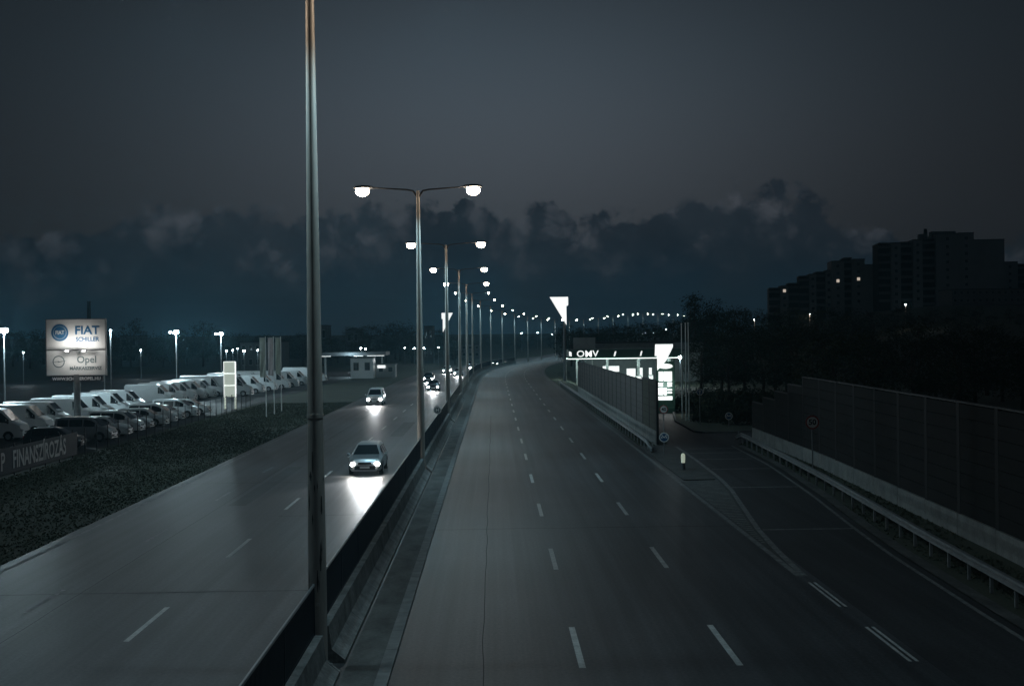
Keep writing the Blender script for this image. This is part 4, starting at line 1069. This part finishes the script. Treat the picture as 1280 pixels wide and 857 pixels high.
def tree_px(px, pytop, Y, k, label, group, sx_=1.0):
    p = at_y(px, pytop, Y); z0 = gz(p.x, Y); put_tree(k, p.x, Y, max(.3, (p.z-z0)/HT[k]), label, group, sx_)
rt = random.Random(21)
g1 = 'trees of the dark wood behind the right noise barrier'
for i in range(26):
    px = 880+i*17+rt.uniform(-6, 6); Y = rt.uniform(96, 150) if px > 985 else rt.uniform(125, 170)
    tree_px(px, rt.uniform(402, 424), Y, rt.choice([0, 1, 3]), 'dark leafy tree in the near belt behind the right noise barrier', g1, 1.25)
g2 = 'trees on the hillside below the apartment blocks'
for i in range(30):
    px = 870+i*15+rt.uniform(-6, 6); tree_px(px, rt.uniform(383, 399), rt.uniform(210, 330), rt.choice([0, 1, 3, 0]), 'dark tree on the slope below the apartment blocks', g2, 1.2)
tree_px(866, 367, 240, 2, 'tall dark tree standing out above the wood right of the far lamps', g2, 1.5); tree_px(880, 374, 245, 1, 'second tall dark tree just right of the tallest one in the wood', g2)
g3 = 'dark trees behind the right filling station'
for i in range(22):
    px = 706+i*8.2+rt.uniform(-3, 3); tree_px(px, rt.uniform(402, 414) if px < 830 else rt.uniform(396, 408), rt.uniform(300, 400), rt.choice([0, 1, 3]), 'dark tree in the belt behind the right filling station', g3, 1.25)
g4 = 'dark trees along the left skyline'
for i in range(44):
    px = 10+i*13+rt.uniform(-6, 6)
    if px > 600: break
    tp = rt.uniform(402, 409) if 432 < px < 525 else rt.uniform(411, 425)
    tree_px(px, tp, rt.uniform(380, 520), rt.choice([0, 1, 3]), 'dark distant tree on the left skyline beyond the dealership', g4, 1.3)
tree_px(163, 398, 400, 1, 'rounded dark tree above the others right of the billboard', g4); tree_px(253, 402, 410, 1, 'dark tree between the two bright yard lamps', g4, 1.2)
for i in range(8): tree_px(610+i*13, rt.uniform(416, 424), rt.uniform(640, 760), rt.choice([0, 1]), 'dark far tree beyond the bend of the motorway', 'far trees beyond the bend', 1.6)
# bushes at the junction and the median far end
bush = thing('bush', 'large dark bush beside the end of the right noise barrier', 'bush')
rnd = random.Random(8); mb = MB()
for k in range(60):
    a = rnd.random()*6.28; rr = 1.7*math.sqrt(rnd.random()); c = Vector((rr*math.cos(a), rr*.8*math.sin(a), .35+1.1*rnd.random()*(1.2-rr/2.2)))
    for _ in range(40):
        p = c+Vector((rnd.gauss(0, .25), rnd.gauss(0, .25), rnd.gauss(0, .2))); n_ = Vector((rnd.gauss(0, 1), rnd.gauss(0, 1), rnd.gauss(0, 1))).normalized(); u = n_.orthogonal().normalized()*.09; w = n_.cross(u)*.6
        mb.add([p-u, p+w, p+u, p-w], [(0, 1, 2, 3)])
mb.build('leaves', M['leaf_dark'], bush, fix=False)
mb = MB()
for k in range(9):
    a = rnd.random()*6.28; mb.tube([(0, 0, -.1), (.6*math.cos(a), .6*math.sin(a), .6), (1.1*math.cos(a), 1.1*math.sin(a), 1.2)], [.03, .02, .01], 5)
mb.build('stems', M['trunk'], bush)
p = on_z(921, 531, 0); bush.location = (p.x+.4, p.y+2.0, -.08)
b2 = dup(bush, (p.x-1.6, p.y+5.5, -.08), 2.0, 'smaller dark bush left behind the large one at the junction', 'bushes at the junction', (.8, .8, .75)); bush['group'] = 'bushes at the junction'

for k_, (px, py, Y) in enumerate([(868, 0, 122), (884, 0, 128), (898, 0, 121), (912, 0, 126), (928, 0, 119), (944, 0, 124), (958, 0, 117), (974, 0, 121), (990, 0, 116), (1004, 0, 120)]):
    x = at_y(px, 420, Y).x
    dup(bush, (x, Y, gz(x, Y)), k_*1.3, 'dark undergrowth bush under the trees beyond the junction', 'undergrowth at the edge of the wood', (1.5, 1.5, 1.25+.15*(k_ % 3)))
# ------------------------------------------------------------------ evening haze
HAZE = 0.00028
hz = bpy.data.materials.new('haze_air'); hz.use_nodes = True
t_ = hz.node_tree
for n in list(t_.nodes): t_.nodes.remove(n)
pv = t_.nodes.new('ShaderNodeVolumePrincipled'); oo = t_.nodes.new('ShaderNodeOutputMaterial')
pv.inputs['Color'].default_value = (.38, .80, 1, 1); pv.inputs['Density'].default_value = HAZE; pv.inputs['Anisotropy'].default_value = .45
t_.links.new(pv.outputs[0], oo.inputs['Volume'])
mb = MB(); mb.box((150, 1250, 37), (3500, 2900, 86)); o = mb.build('haze', hz); tag(o, kind='stuff')
